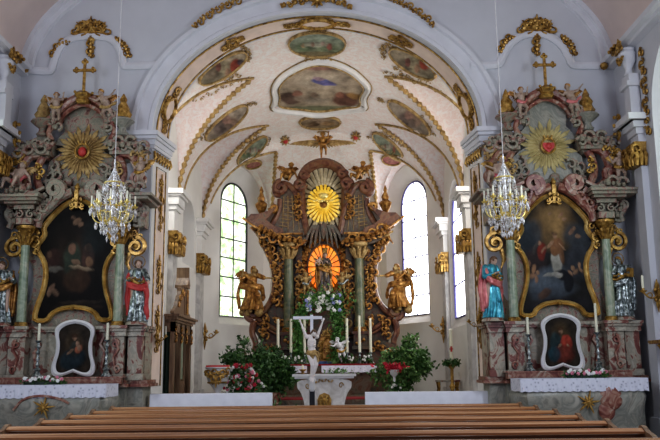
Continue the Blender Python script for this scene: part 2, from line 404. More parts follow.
def zlun(L,x,y):
    d,t=lt(L,x,y); d=max(0,d)
    if d>=L[7]: return 0
    a=ledge(L,d,-1); b_=ledge(L,d,1)
    if t<=a or t>=b_: return 0
    m_=(a+b_)/2; q=(t-m_)/((b_-a)/2)
    xa,ya=lpt(L,L[7],L[6]); xc,yc=lpt(L,d,m_); f=d/L[7]; zc=(ZS+L[8])*(1-f)+zmain(xa,ya)*f
    x2,y2=lpt(L,d,a if q<0 else b_); zm=zmain(x2,y2)
    return zm+max(0,zc-zm)*sqrt(max(0,1-q*q))
def zv(x,y):
    z=zmain(x,y); l=0
    for L in LUN:
        q=zlun(L,x,y)
        if q>z: z=q; l=1
    return z,l
def vray(px,py):
    d=ray(px,py); d=d/d.y; lo=21.0; hi=None; y=21.2
    while y<34.6:
        p=CAM+d*y
        if abs(p.x)<4.6 and p.z>=zv(p.x,p.y)[0]: hi=y; break
        lo=y; y+=.35
    if hi is None: hi=34.6; lo=34.55
    for _ in range(10):
        m_=(lo+hi)/2; p=CAM+d*m_
        if p.z>=zv(p.x,p.y)[0]: hi=m_
        else: lo=m_
    return CAM+d*hi
def vnorm(p):
    e=.03; z=zv(p.x,p.y)[0]; return Vector(((zv(p.x+e,p.y)[0]-z)/e,(zv(p.x,p.y+e)[0]-z)/e,-1)).normalized()
def MV(u,v,d=0):
    p=vray(u,v); return p+vnorm(p)*d if d else p
def MVc(u,v,d=0): return vray(u,v)+Vector((0,0,-.02))

def st(o): o['kind']='structure'; return o
def struct(name, mb, mat, smooth=False): return st(mb.build(name, mat, None, smooth))

# vault
mb=MB(); mb.c=[]; NU,NV=200,230; V=[]
ymax=lambda x: YB if abs(x)<=XB else YB-(abs(x)-XB)*(4.2/2.2)
for i in range(NU+1):
    x=W*sin(-pi/2+pi*i/NU)
    for j in range(NV+1):
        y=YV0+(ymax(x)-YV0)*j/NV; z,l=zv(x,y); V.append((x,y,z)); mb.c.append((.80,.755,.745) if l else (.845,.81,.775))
F=[(i*(NV+1)+j,(i+1)*(NV+1)+j,(i+1)*(NV+1)+j+1,i*(NV+1)+j+1) for i in range(NU) for j in range(NV)]
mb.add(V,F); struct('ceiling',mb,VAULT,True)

def archpoly(s0,s1,z0,zs,zt,n=20):
    c=(s0+s1)/2; a=(s1-s0)/2
    return [(s0,z0)]+[(c-a*cos(pi*i/n),zs+(zt-zs)*sin(pi*i/n)) for i in range(n+1)]+[(s1,z0)]
def window(idx, Mw, s0,s1,z0,zs,zt, dep, spl, glass, bars, nz, nx=2, frame=TRIMC, br=.03):
    w=thing('window_%d'%idx,None,None,Mw((s0+s1)/2,0,z0)); w['kind']='structure'
    inn=archpoly(s0,s1,z0,zs,zt); out=archpoly(s0-spl[0],s1+spl[1],z0-.35,zs,zt+max(spl)*.8)
    n=len(inn); mb=MB(); V=[Mw(p[0],0,p[1]) for p in out]+[Mw(p[0],dep,p[1]) for p in inn]
    mb.add(V,[(i,(i+1)%n,(i+1)%n+n,i+n) for i in range(n)]); mb.build('reveal',frame,w,world=True)
    mb=MB(); mb.add([Mw(p[0],dep+.02,p[1]) for p in inn],[tuple(range(n))]); mb.build('glass',glass,w,world=True)
    mb=MB(); mb.tube([Mw(p[0],dep-.03,p[1]) for p in inn],br*1.6,5,closed=True)
    for k in range(1,nz): 
        z=z0+(zt-z0)*k/nz; a=0
        if z>zs: a=(s1-s0)/2*(1-sqrt(max(0,1-((z-zs)/(zt-zs))**2)))
        mb.tube([Mw(s0+a,dep-.03,z),Mw(s1-a,dep-.03,z)],br,5)
    for k in range(1,nx):
        s_=s0+(s1-s0)*k/nx; mb.tube([Mw(s_,dep-.03,z0),Mw(s_,dep-.03,zt)],br*.9,5)
    mb.build('glazing_bars',bars,w,world=True)
    return out
# ---- chancel side walls
for s,nm in ((-1,'left'),(1,'right')):
    Mw=lambda a,d,z,s=s: (s*(W+d),a,z)
    holes=[]
    if s>0: holes.append(window(1,Mw,26.0,28.75,3.35,6.4,7.9,.16,(.2,.25),GLASSR,LEADV,4,1))
    else: holes.append(window(2,Mw,26.2,28.2,5.5,6.7,7.35,.5,(.1,.15),M_noise('grey_recess',two((.20,.20,.22),.9,1.1),1,.9),WOODK,3,frame=WALLC))
    holes.append(window(3 if s>0 else 4,Mw,21.6,22.6,4.2,6.6,7.8,.35,(.15,.15),GLASSR if s>0 else GLASSL,LEADV if s>0 else IRON,6))
    mb=MB(); mb.prism([(YV0,0),(YV0,10.9),(YA,10.9),(YA,0)],0,.02,holes,lambda a,d,z,s=s:(s*(W+d),a,z))
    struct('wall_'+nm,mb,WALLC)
    p0=Vector((s*W,YA)); p1=Vector((s*XB,YB)); L=(p1-p0).length; t=(p1-p0)/L; nn=Vector((s*4.2,2.2)).normalized()
    Md=lambda a,d,z,p0=p0,t=t,nn=nn: (p0.x+t.x*a+nn.x*d,p0.y+t.y*a+nn.y*d,z)
    h=window(5 if s>0 else 6,Md,1.54,3.45,3.75,8.35,9.3,.4,(.5,.75),GLASSR if s>0 else GLASSL,LEADV if s>0 else IRON,7)
    mb=MB(); mb.prism([(0,0),(0,10.9),(L,10.9),(L,0)],0,.02,[h],lambda a,d,z,Md=Md:Md(a,d,z))
    struct('wall_'+nm,mb,WALLC)
mb=MB(); mb.prism([(-XB,0),(XB,0),(XB,11),(-XB,11)],YB,YB+.2); struct('wall_back',mb,WALLC)
# ---- arch wall
AW=4.15; aw=lambda y: 4.27-max(0,min(1,(y-20)/1.1))*.20
AZ=7.74; AR=3.26
def ell_pt(th,off=0,y=20): return ((aw(y)+off)*cos(th),AZ+(AR+off)*sin(th))
mb=MB(); op=[(4.27,0)]+[ell_pt(pi*i/60) for i in range(61)]+[(-4.27,0)]
sp=lambda x,y,z: (x*(aw(y)/4.27) if abs(x)<4.3 else x,y,z)
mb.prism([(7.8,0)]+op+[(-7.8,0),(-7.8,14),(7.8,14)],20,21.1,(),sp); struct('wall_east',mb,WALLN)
MF=lambda u,v,d=0:(u,20-d,v)
mb=MB(); mb.sweep([ell_pt(pi*i/60) for i in range(61)],[(0,0),(0,.10),(-.10,.10),(-.13,.055),(-.42,.055),(-.46,.13),(-.56,.13),(-.58,0)],MF,closed=False)
# offset direction: open path runs right to left, so a positive offset is outside
mb2=MB(); mb2.sweep([ell_pt(pi*i/60) for i in range(61)],[(0,0),(0,.10),(.10,.10),(.13,.055),(.42,.055),(.46,.13),(.56,.13),(.58,0)],MF,closed=False)
struct('trim_1',mb2,TRIMN,True)
# soffit lining
MS=lambda th,y,d=0:((aw(y)-d)*cos(th),y,AZ+(AR-d)*sin(th))
mb=MB(); n=60
mb.add([MS(pi*i/n,20.24,.012) for i in range(n+1)]+[MS(pi*i/n,20.9,.012) for i in range(n+1)],[(i,i+1,i+n+2,i+n+1) for i in range(n)]); struct('trim_2',mb,PANEL,True)
for k,y in ((3,20.2),(4,20.94)):
    mb=MB(); mb.tube([MS(pi*i/n,y,.02) for i in range(n+1)],.026,6); struct('trim_%d'%k,mb,GOLD,True)
# ---- nave walls, vault, floor
for s,nm in ((-1,'left'),(1,'right')):
    Mw=lambda a,d,z,s=s:(s*(7.8+d),a,z)
    holes=[]
    for j,(a,b) in enumerate(((14.6,17.6),(8.6,11.6),(2.6,5.6))):
        if s>0 and j==0 : holes.append(window(7,Mw,a,b,3.8,7.4,8.9,.5,(.2,.2),GLASSL,IRON,7,frame=TRIMN))
        elif j==0: holes.append(window(8,Mw,a,b,3.8,7.4,8.9,.5,(.2,.2),GLASSL,IRON,7,frame=TRIMN))
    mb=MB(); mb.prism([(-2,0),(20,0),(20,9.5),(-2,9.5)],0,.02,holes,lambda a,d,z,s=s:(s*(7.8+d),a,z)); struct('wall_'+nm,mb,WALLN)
nv=lambda u:(7.8*cos(u),9.46+4.0*sin(u))
mb=MB(); n=50; mb.add([(nv(pi*i/n)[0],-2,nv(pi*i/n)[1]) for i in range(n+1)]+[(nv(pi*i/n)[0],20,nv(pi*i/n)[1]) for i in range(n+1)],[(i,i+1,i+n+2,i+n+1) for i in range(n)]); struct('ceiling',mb,PINKN,True)
mb=MB(); mb.box(-8.2,8.2,-2,21,-.1,0); struct('floor',mb,FLOORM)
mb=MB(); mb.box(-4.6,4.6,20.6,34.6,.0,.45); mb.box(-4.1,4.1,20.25,20.6,.0,.3); mb.box(-4.1,4.1,19.95,20.25,.0,.15); struct('floor',mb,FLOORM)
# rib where the nave vault meets the east wall, horizontal cornices
mb=MB(); path=[nv(pi*i/60) for i in range(61)]
mb.sweep(path,[(0,.0),(0,.16),(-.12,.16),(-.16,.08),(-.30,.08),(-.33,0)],MF,closed=False); struct('trim_5',mb,TRIMN,True)
for k,s in ((6,-1),(7,1)):
    mb=MB(); mb.prism([(7.8,9.3),(7.62,9.33),(7.6,9.4),(7.5,9.45),(7.48,9.56),(7.8,9.58)],-2,20,(),lambda x,y,z,s=s:(s*x,y,z)); struct('trim_%d'%k,mb,TRIMN)
# wall panel moulding rising over each side altar cross
def panel_trim(k,pts):
    w=[P(a,b,20) for a,b in pts]; path=smooth2([(p.x,p.z) for p in w],2,False)
    mb=MB(); mb.sweep(path,[(-.10,0),(-.10,.05),(-.03,.09),(.03,.09),(.10,.05),(.10,0)],MF,closed=False); struct('trim_%d'%k,mb,TRIMN,True)
panel_trim(8,[(20,70),(48,72),(52,71),(54,62),(60,46),(72,38),(92,36),(112,38),(121,50),(124,66),(128,67),(160,65)])
panel_trim(9,[(606,66),(576,66),(571,65),(569,58),(562,46),(551,37),(537,33),(520,36),(506,48),(501,62),(497,66),(470,66)])
# impost cornice to both sides of the arch
for k,s in ((10,-1),(11,1)):
    mb=MB()
    for (z0,z1,e) in ((7.30,7.38,.05),(7.38,7.52,.10),(7.52,7.60,.20),(7.60,7.72,.28)):
        xa=aw(20)-.04-e*.5; xr=xa-.2; mb.add([(s*a,b,c) for c in (z0,z1) for a,b in ((xa,20-e),(5.5,20-e),(5.5,20.02),(xr,21.1+e*.4),(xa+.5,21.1+e*.4),(xa+.5,20.02))],[(0,1,2,5,4,3),(6,7,8,11,10,9),(0,1,7,6),(1,2,8,7),(0,3,9,6),(3,4,10,9),(4,5,11,10)])
    struct('trim_%d'%k,mb,TRIMN)
# reveal panels of the arch with gilded drops
for k,s,sd in ((12,-1,'left'),(13,1,'right')):
    mb=MB(); X=lambda y,d:s*(aw(y)-d); mb.add([(X(20.05,.006),20.05,.2),(X(21.08,.006),21.08,.2),(X(21.08,.006),21.08,7.25),(X(20.05,.006),20.05,7.25)],[(0,1,2,3)]); struct('trim_%d'%(k+4),mb,TRIMC); mb=MB(); mb.add([(X(20.3,.012),20.3,1.3),(X(20.85,.012),20.85,1.3),(X(20.85,.012),20.85,6.85),(X(20.3,.012),20.3,6.85)],[(0,1,2,3)]); struct('trim_%d'%k,mb,PANEL)
    mb=MB(); mb.tube([(X(20.27,.02),20.27,1.27),(X(20.88,.02),20.88,1.27),(X(20.88,.02),20.88,6.88),(X(20.27,.02),20.27,6.88)],.018,5,closed=True); mb.v=mb.v; struct('trim_%d'%(k+2),mb,GOLD)
    MJ=lambda u,v,d=0,s=s:(s*(aw(u)-.015-d),u,v)
    MJf=lambda u,v,d=0,s=s:(s*(AW+.25+u),19.99-d,v)
    for z0,z1,wd in ((6.75,5.2,'high'),(4.6,3.6,'mid-height'),(3.3,2.1,'low')):
        mb=MB(); tubeM(mb,MJ,[(20.57,z0),(20.57,(z0+z1)/2),(20.57,z1)],[.02,.04,.015],.03)
        rosette(mb,MJ,20.57,z0-.25,.16,.03); orn(mb,MJ,[(20.57,z0-.3),(20.57,z1)],.22,.022,5,3)
        tag(mb.build('stucco_ornament',GOLD),'%s gilded drop on the pink panel inside the %s jamb of the chancel arch'%(wd,sd),'ornament',group='gilded drops on the arch jambs')
    mb=MB()
    for i in range(7): mb.tube([MJ(20.05+i*.17,7.25,.03),MJ(20.05+i*.17,7.08,.06),MJ(20.05+i*.17,6.98,.02)],[.03,.05,.015],6)
    tag(mb.build('stucco_ornament',GOLD),'row of gilded tassels under the white impost of the %s arch jamb'%sd,'ornament')
# ---- pilasters
PJ=.15
def pilaster(label,x,y,s,zc0=5.08,zc1=5.8,ent=(6.45,7.06),w=.55,base=.45,vase=False,shaft=GREYST,group='chancel pilasters',trim=TRIMC):
    t=thing('pilaster',label,'pilaster',(s*x,y,base),0,group)
    mb=MB(); mb.box(-PJ,.0,-w,w,0,zc0-base); mb.box(-PJ-.08,0,-w-.06,w+.06,0,.5); 
    if s<0: mb.v=[(-a,b,c) for a,b,c in mb.v]
    mb.build('shaft',shaft,t,False)
    mb=MB(); q=lambda a,b,c:(s*a,b,c-base)
    # gilded capital: flaring bell with leaves and corner scrolls
    mb.prism([(-w*.9,zc0),(w*.9,zc0),(w*1.05,zc1-.15),(w*1.2,zc1),(-w*1.2,zc1),(-w*1.05,zc1-.15)],-PJ-.14,0,(),lambda a,d,c:q(d,a,c))
    MC=lambda u,v,d=0:q(-PJ-.16-d,u,v)
    for k in range(7):
        u=-w*.85+k*w*.283; h_=.36 if k%2 else .24; tubeM(mb,MC,[(u,zc0),(u,zc0+h_*.7),(u*1.06,zc0+h_)],[.03,.055,.015],.02+.05*(k%2))
    orn(mb,MC,[(-w*.8,zc1-.25),(w*.8,zc1-.25)],.12,.022,4,3,.04)
    for e in (-1,1): tubeM(mb,MC,spiral(e*w*.85,zc1-.2,.17,.03,-pi/2,e*1.2),.05,.05)
    MC2=lambda u,v,d=0:q(u,-w-.02-d,v)
    for k in range(3):
        u=-.26+k*.1; tubeM(mb,MC2,[(u,zc0),(u,zc0+.25),(u,zc0+.36)],[.04,.08,.03],.03)
    tubeM(mb,MC2,spiral(-.24,zc1-.18,.15,.03,-pi/2,-1.2),.05,.04)
    mb.build('capital',GOLD,t)
    mb=MB(); 
    for (z0,z1,e) in ((zc1,ent[0],0),(ent[0],ent[0]+.15,.06),(ent[0]+.15,ent[0]+.4,.14),(ent[0]+.4,ent[1]-.15,.22),(ent[1]-.15,ent[1],.3)):
        mb.prism([(-PJ-.02-e,-w-e),(0,-w-e),(0,w+e),(-PJ-.02-e,w+e)],z0,z1,(),lambda a,d,c:q(a,c,d))
    mb.build('entablature',trim,t,False)
    return t
pilaster('grey chancel pilaster with gilded capital nearer the arch on the left',W,24.2,-1,w=.36); pilaster('grey chancel pilaster with gilded capital nearer the arch on the right',W,24.4,1,w=.36)
pilaster('grey pilaster with gilded capital beside the left apse window',W,29.2,-1,w=.42); pilaster('grey pilaster with gilded capital beside the right apse window',W,29.6,1,w=.42)
for s,sd in ((-1,'left'),(1,'right')):
    t=pilaster('white nave pilaster with gilded capital on the %s wall beside the side altar'%sd,7.8,18.55,s,6.28,6.86,(7.05,7.5),.23,0,shaft=WALLN,group='nave pilasters',trim=TRIMN)
    # white urn with gilding above the entablature
    v=thing('stucco_urn','white stucco urn with gilt swags above the %s nave pilaster'%sd,'urn',(s*7.62,18.55,8.3),0,None,.8)
    mb=MB(); mb.box(-.10,.2,-.22,.22,-1.0,-.05); mb.box(-.2,.2,-.34,.34,-.05,.1); mb.box(-.12,.2,-.28,.28,.1,.35); mb.lathe([(.16,.35),(.10,.45),(.09,.55),(.22,.8),(.26,1.05),(.20,1.15),(.24,1.2)],(0,0,0),14); mb.build('body',TRIMN,v)
    mb=MB(); 
    MU=lambda u,w_,d=0:(-s*(.22+d),u,w_)
    crest(mb,MU,0,1.15,.6,.4,.04); orn(mb,MU,[(-.25,.9),(0,.75),(.25,.9)],.15,.03,4,5)
    mb.build('gilt_swag',GOLD,v)
    MR=lambda u,w_,d=0,s=s:(s*(7.78-d),u,w_)
    mb=MB(); orn(mb,MR,[(18.1,9.1),(18.0,8.4),(18.05,7.4),(18.0,6.9)],.22,.035,9,8); tag(mb.build('stucco_ornament',GOLD),'thin gilded trail beside the %s nave window'%sd,'ornament')
    mb=MB(); orn(mb,MR,[(19.2,9.42),(18.6,9.42)],.2,.04,3,9,d=.3); tag(mb.build('stucco_ornament',GOLD),'gilt spray on the %s wall cornice near the corner'%sd,'ornament')
    mb=MB(); orn(mb,MR,[(19.0,7.15),(18.9,7.75)],.2,.035,3,9,d=.35); tag(mb.build('stucco_ornament',GOLD),'gilt sprig over the capital of the %s nave pilaster'%sd,'ornament')
# ---- groins and beads
def groin(L,side,n=44):
    pts=[]
    for i in range(n+1):
        d=L[7]*(i/n)**1.5*.999; x,y=lpt(L,d,ledge(L,d,side)); 
        pts.append(Vector((x,y,zmain(x,y)-.02)))
    return pts
k=20
for L in LUN:
    back=abs(L[2])<.1; dg=abs(L[3])>.1 and not back
    for sg in (-1,1):
        g=groin(L,sg); bead=sg>0
        g2=[g[0]]
        for p in g:
            if (p-g2[-1]).length>(.19 if bead else .08): g2.append(p)
        mb=MB()
        if bead:
            for p,q in zip(g2[:-1],g2[1:]): mb.tube([p,(p+q)/2,q],[.05,.10,.03],6)
            mb.tube([p+Vector((0,0,.02)) for p in g2],.04,5)
        else: mb.tube(g2,.05,6)
        struct('trim_%d'%k,mb,GOLDV,True); k+=1
# ================================================================== FRESCOES AND VAULT ORNAMENT
def fresco(label, poly, f, rings, n, fr=(2.0,), M=MVc, MM=MV, fw=1.3, gold=True, name='ceiling_fresco', group=None):
    cx=sum(p[0] for p in poly)/len(poly); cy=sum(p[1] for p in poly)/len(poly)
    t=thing(name,label,'fresco',MM(cx,cy,0),group=group)
    mb=canvas(poly,MM,f,rings,n,.035); mb.build('picture',FRES,t,world=True)
    mb=MB(); pp=resample(poly,max(24,n//2)); mb.sweep(pp,[(-.2,.02),(0,.07),(fw*.5,.09),(fw,.07),(fw*1.1,0)],MM); mb.build('frame',GOLDV if gold else TRIMC,t,world=True)
    return t
sky=lambda a,b: (lambda u,v:[a[i]*(1-(v+1)/2)+b[i]*(v+1)/2 for i in range(3)])
S_=.35
big=smooth2([(277,105),(281,97),(278,89),(284,79),(297,71),(310,65.5),(321,64.5),(333,66),(348,72),(358,80),(365,88),(358,97),(362,105),(348,106),(338,107.5),(319,110.5),(302,108),(290,107)],2)
fB=paintf(sky((.55,.44,.33),(.42,.34,.24)),[(0,-.9,.35,.12,0,(.35,.16,.14),.8,.5),(.0,-.35,.55,.35,0,(.66,.56,.43),.7,.6),(.05,-.28,.28,.13,.35,(.16,.17,.42),.95,.3),(-.05,-.42,.16,.08,.3,(.50,.34,.38),.9,.3),(.15,-.2,.25,.07,.2,(.24,.22,.48),.9,.3),
  (-.72,.45,.24,.28,-.6,(.15,.09,.07),.95,.3),(-.55,.25,.12,.16,0,(.42,.2,.14),.9,.3),(-.4,.45,.25,.14,.1,(.38,.30,.22),.8,.4),(-.1,.55,.3,.12,0,(.50,.42,.32),.8,.4),(-.15,.3,.08,.12,0,(.45,.3,.22),.8,.3),(.6,.5,.32,.3,.5,(.22,.10,.07),.95,.3),(.78,.35,.18,.12,.7,(.45,.26,.10),.9,.3),(.45,.3,.1,.15,0,(.40,.18,.12),.9,.3),(0,.9,.9,.12,0,(.22,.25,.14),.8,.4)])
t=fresco('large shaped fresco with blue-robed figure at the crown of the chancel vault',big,fB,30,140,fw=1.2)
mb=MB(); bo=[(321+(p[0]-321)*1.17,88+(p[1]-88)*1.24) for p in big]; pp=resample(bo,90); mb.sweep(pp,[(-5.2,.02),(-4.6,.06),(-2,.05),(-1.3,.13),(0,.13),(.6,0)],MV); mb.build('outer_moulding',TRIMC,t,world=True)
mb=MB(); bo=[(321+(p[0]-321)*1.21,88+(p[1]-88)*1.31) for p in big]; mb.tube([MV(p[0],p[1],.02) for p in resample(bo,80)],.02,5,closed=True); mb.build('outer_line',GOLDV,t,world=True)
fG=paintf(sky((.35,.40,.33),(.26,.28,.16)),[(-.45,.2,.3,.4,.2,(.20,.25,.15),.9,.4),(.4,.3,.35,.3,0,(.26,.30,.18),.9,.4),(0,.0,.5,.2,0,(.52,.48,.38),.8,.5),(-.15,0,.07,.2,0,(.42,.25,.18),.9,.3),(.45,.2,.1,.3,0,(.38,.12,.10),.9,.3),(-.5,.1,.07,.2,0,(.55,.35,.2),.8,.3),(.2,-.1,.06,.2,0,(.5,.35,.3),.8,.3),(0,.8,.9,.2,0,(.30,.22,.12),.8,.4)])
fresco('green oval landscape fresco just behind the crown of the chancel arch',oval(317,43.5,28,11.5),fG,16,80,fw=1.4)
fBr=paintf(sky((.40,.30,.22),(.30,.22,.12)),[(-.3,.2,.3,.5,.2,(.20,.12,.07),.9,.4),(.4,.1,.35,.4,0,(.45,.28,.14),.9,.4),(0,-.2,.2,.3,0,(.52,.38,.26),.8,.5)])
fresco('small brown oval fresco directly above the high altar angel',oval(320,122,20,5.6),fBr,12,60,fw=1.2)
fL=paintf(sky((.46,.38,.28),(.30,.26,.18)),[(-.45,.2,.35,.5,.2,(.28,.22,.16),.9,.4),(.1,0,.3,.5,0,(.42,.36,.24),.9,.4),(.55,-.1,.25,.5,0,(.40,.08,.05),.95,.3),(.2,.3,.12,.3,0,(.50,.3,.2),.9,.3),(-.2,-.1,.12,.3,0,(.30,.12,.10),.9,.3),(.75,-.4,.15,.2,0,(.1,.08,.1),.9,.3)])
fresco('slanting oval fresco with red-cloaked figures nearest the arch on the left of the vault',oval(222.5,67.5,27,8,-.56),fL,16,80,fw=1.5)
fresco('slanting oval fresco with dark figures nearest the arch on the right of the vault',oval(413,63,26,8,.54),fL,16,80,fw=1.5)
fP=paintf(sky((.48,.40,.32),(.33,.27,.21)),[(-.3,.2,.3,.5,.2,(.24,.18,.16),.9,.4),(.3,.1,.35,.4,0,(.46,.30,.22),.9,.4),(0,-.2,.2,.3,0,(.52,.30,.24),.8,.5),(.1,.3,.2,.3,0,(.18,.14,.12),.8,.4)])
fresco('long brownish oval fresco midway along the left of the vault',oval(226,122.5,26,6.8,-.68),fP,16,80,fw=1.3)
fresco('long brownish oval fresco midway along the right of the vault',oval(409.5,117.5,26,6.8,.67),fP,16,80,fw=1.3)
fresco('greenish oval fresco over the left apse window',oval(252,150,19,5.5,-.75),fG,12,60,fw=1.3)
fresco('greenish oval fresco over the right apse window',oval(388,146,19,5.5,.72),fG,12,60,fw=1.3)
fK=paintf((.48,.20,.18),[(0,0,.5,.5,0,(.56,.30,.25),.6,.5)])
fresco('small rose-red medallion above the left apse window head',oval(253.5,164,7.5,3.2,-.2),fK,8,40,fw=1.1)
fresco('small rose-red medallion above the right apse window head',oval(391.5,159.5,9,4.4,.1),fK,8,40,fw=1.1)
# gilded scrollwork sprays on the vault (drawn round each picture)
def vorn(label, segs, w, rad, n, seed=3, mat=GOLDV):
    mb=MB()
    for sg in segs: orn(mb,MV,sg,w*.9,rad*.62,n,seed,.03)
    t=thing('stucco_ornament',label,'ornament',MV(*segs[0][0],0),group='gilded sprays on the chancel vault'); mb.build('scroll_spray',mat,t,world=True)
vorn('gilded spray round the upper end of the red-cloaked fresco on the left vault',[[(240,44),(250,52),(247,62)],[(206,86),(222,82),(240,72)]],4.6,.035,6)
vorn('gilded spray round the upper end of the dark slanting fresco on the right vault',[[(385,58),(381,46),(392,43)],[(394,66),(412,80),(432,80)]],4.6,.035,6)
vorn('gilded spray at the tip of the first left vault groin',[[(250,77),(228,84),(206,96),(181,104)]],3.4,.03,9)
vorn('gilded spray at the tip of the first right vault groin',[[(383,71),(405,76),(428,84),(446,94)]],3.4,.03,9)
vorn('gilded spray round the long fresco midway on the left vault',[[(246,104),(256,102)],[(200,140),(206,130),(214,122)]],3,.03,4)
vorn('gilded spray round the long fresco midway on the right vault',[[(384,101),(378,99)],[(436,136),(428,124),(420,114)]],3,.03,4)
vorn('gilded spray round the greenish fresco above the left apse window',[[(238,160),(248,158),(262,148),(272,136)],[(236,150),(246,142),(260,136)]],3.2,.03,7)
vorn('gilded spray round the greenish fresco above the right apse window',[[(402,156),(392,153),(378,144),(366,134)],[(404,146),(392,137),(380,132)]],3.2,.03,7)
vorn('gilded cresting between the green oval and the large crown fresco',[[(304,60),(310,56.5),(318,58),(326,56.5),(334,60)],[(308,31),(318,29),(328,31)]],3.2,.03,6)
for (u,v,sd) in ((285,140,'left'),(356,136,'right')):
    mb=MB(); rosette(mb,MV,u,v,5.5,.05,9,.03); tag(mb.build('stucco_star',GOLDV),'%s gilded star with red centre on the vault above the high altar'%sd,'ornament',group='stars on the apse vault')
    mb=MB(); mb.ell(MV(u,v,.06),.11,8,5); c=mb.build('star_centre',RED)
    p=bpy.data.objects[[o.name for o in COL.objects if o.name.startswith('stucco_star')][-1]]; c.parent=p
# ---- cartouches of the arch soffit
def soff(label,th,wd,hd,rot=0,pale=True):
    p=MS(th,20.57,.05); t=thing('soffit_cartouche',label,'ornament',p,group='cartouches on the arch soffit')
    M=lambda u,v,d=0: MS(th+u/4.0,20.57+v,.03+d)
    if pale:
        mb=MB(); o=[(wd*cos(a)*(1-.12*abs(sin(2*a))),hd*sin(a)) for a in [2*pi*i/40 for i in range(40)]]
        mb.add([M(*q_,.03) for q_ in o],[tuple(range(40))]); mb.build('field',PANEL,t,world=True)
        mb=MB(); mb.sweep(o,[(-.04,.03),(0,.09),(.05,.09),(.07,0)],M); mb.build('frame',GOLD,t,world=True)
    mb=MB()
    for s in (-1,1):
        orn(mb,M,[(s*wd*.9,-.05),(s*wd*1.2,.02),(s*wd*1.9,.0)],.17,.035,5,4); orn(mb,M,[(s*wd*.9,-hd*.8),(s*wd*.3,-hd*1.1),(0,-hd)],.12,.03,3,4); orn(mb,M,[(s*wd*.9,hd*.8),(s*wd*.3,hd*1.1),(0,hd)],.12,.03,3,4)
    mb.build('scrollwork',GOLD,t,world=True)
soff('pale gilt-edged cartouche at the crown of the chancel arch soffit',pi/2,.46,.25)
soff('pale gilt-edged cartouche at the left foot of the arch soffit',pi-.25,.42,.27)
soff('pale gilt-edged cartouche at the right foot of the arch soffit',.25,.42,.27)
soff('gilded knot of scrolls on the left haunch of the arch soffit',pi-.98,.16,.16,pale=False)
soff('gilded knot of scrolls on the right haunch of the arch soffit',.98,.16,.16,pale=False)
# ---- gilded sprays on the nave east wall
MP=lambda u,v,d=0: P(u,v,19.97-d)
def worn(label, fn, group='gilded sprays on the nave east wall'):
    mb=MB(); fn(mb); tag(mb.build('stucco_ornament',GOLD),label,'ornament',group=group)
ME=lambda u,v,d=0: P(u,v,19.85-d)
worn('gilded spray climbing the left of the chancel arch moulding',lambda m:orn(m,ME,[(194,27),(204,17),(218,8),(240,-1)],5,.032,10,2))
worn('gilded spray climbing the right of the chancel arch moulding',lambda m:orn(m,ME,[(434,25),(424,16),(412,8),(396,0),(388,-3)],5,.032,10,2))
def topsp(m): orn(m,ME,[(281,6),(295,2),(310,-1)],4,.04,5,2); orn(m,ME,[(352,7),(338,2),(324,-1)],4,.04,5,2); rosette(m,ME,317,0,8,.05)
worn('gilded spray at the crown of the chancel arch moulding',topsp)
for (cx,cy,sd,dx) in ((91,31,'left',1),(537,29,'right',1)):
    worn('symmetrical gilded crest high on the wall over the %s altar cross'%sd,lambda m:(crest(m,MP,cx,cy+1,40,16,.042,up=-1),crest(m,MP,cx,cy-3,22,10,.036,up=-1),orn(m,MP,[(cx-15,cy+1),(cx-8,cy-6),(cx,cy-9),(cx+8,cy-6),(cx+15,cy+1)],6,.036,8,3)))
    worn('gilded pendant hanging below the crest over the %s altar cross'%sd,lambda m:(orn(m,MP,[(cx,cy+6),(cx,cy+26)],5,.04,5,4),rosette(m,MP,cx,cy+9,4,.045),tubeM(m,MP,[(cx,cy+5),(cx,cy+27)],.05)))
    a=(cx-23,cy+10); b=(cx-39,cy+27)
    if sd=='right': a=(cx-23,cy+8); b=(cx-36,cy+24)
    worn('gilded spray left of the crest over the %s altar cross'%sd,lambda m:orn(m,MP,[a,(a[0]-8,a[1]+3),(b[0]+3,b[1]-8),b],5,.036,7,5))
    a=(cx+25,cy+8); b=(cx+38,cy+26)
    worn('gilded spray right of the crest over the %s altar cross'%sd,lambda m:orn(m,MP,[a,(a[0]+6,a[1]+4),(b[0]-3,b[1]-9),b],5,.036,7,5))
for (px_,py_,sd) in ((25,69,'left'),(604,66,'right')): worn('small gilded knot in the %s corner where the mouldings meet'%sd,lambda m:rosette(m,ME,px_,py_,4,.06))
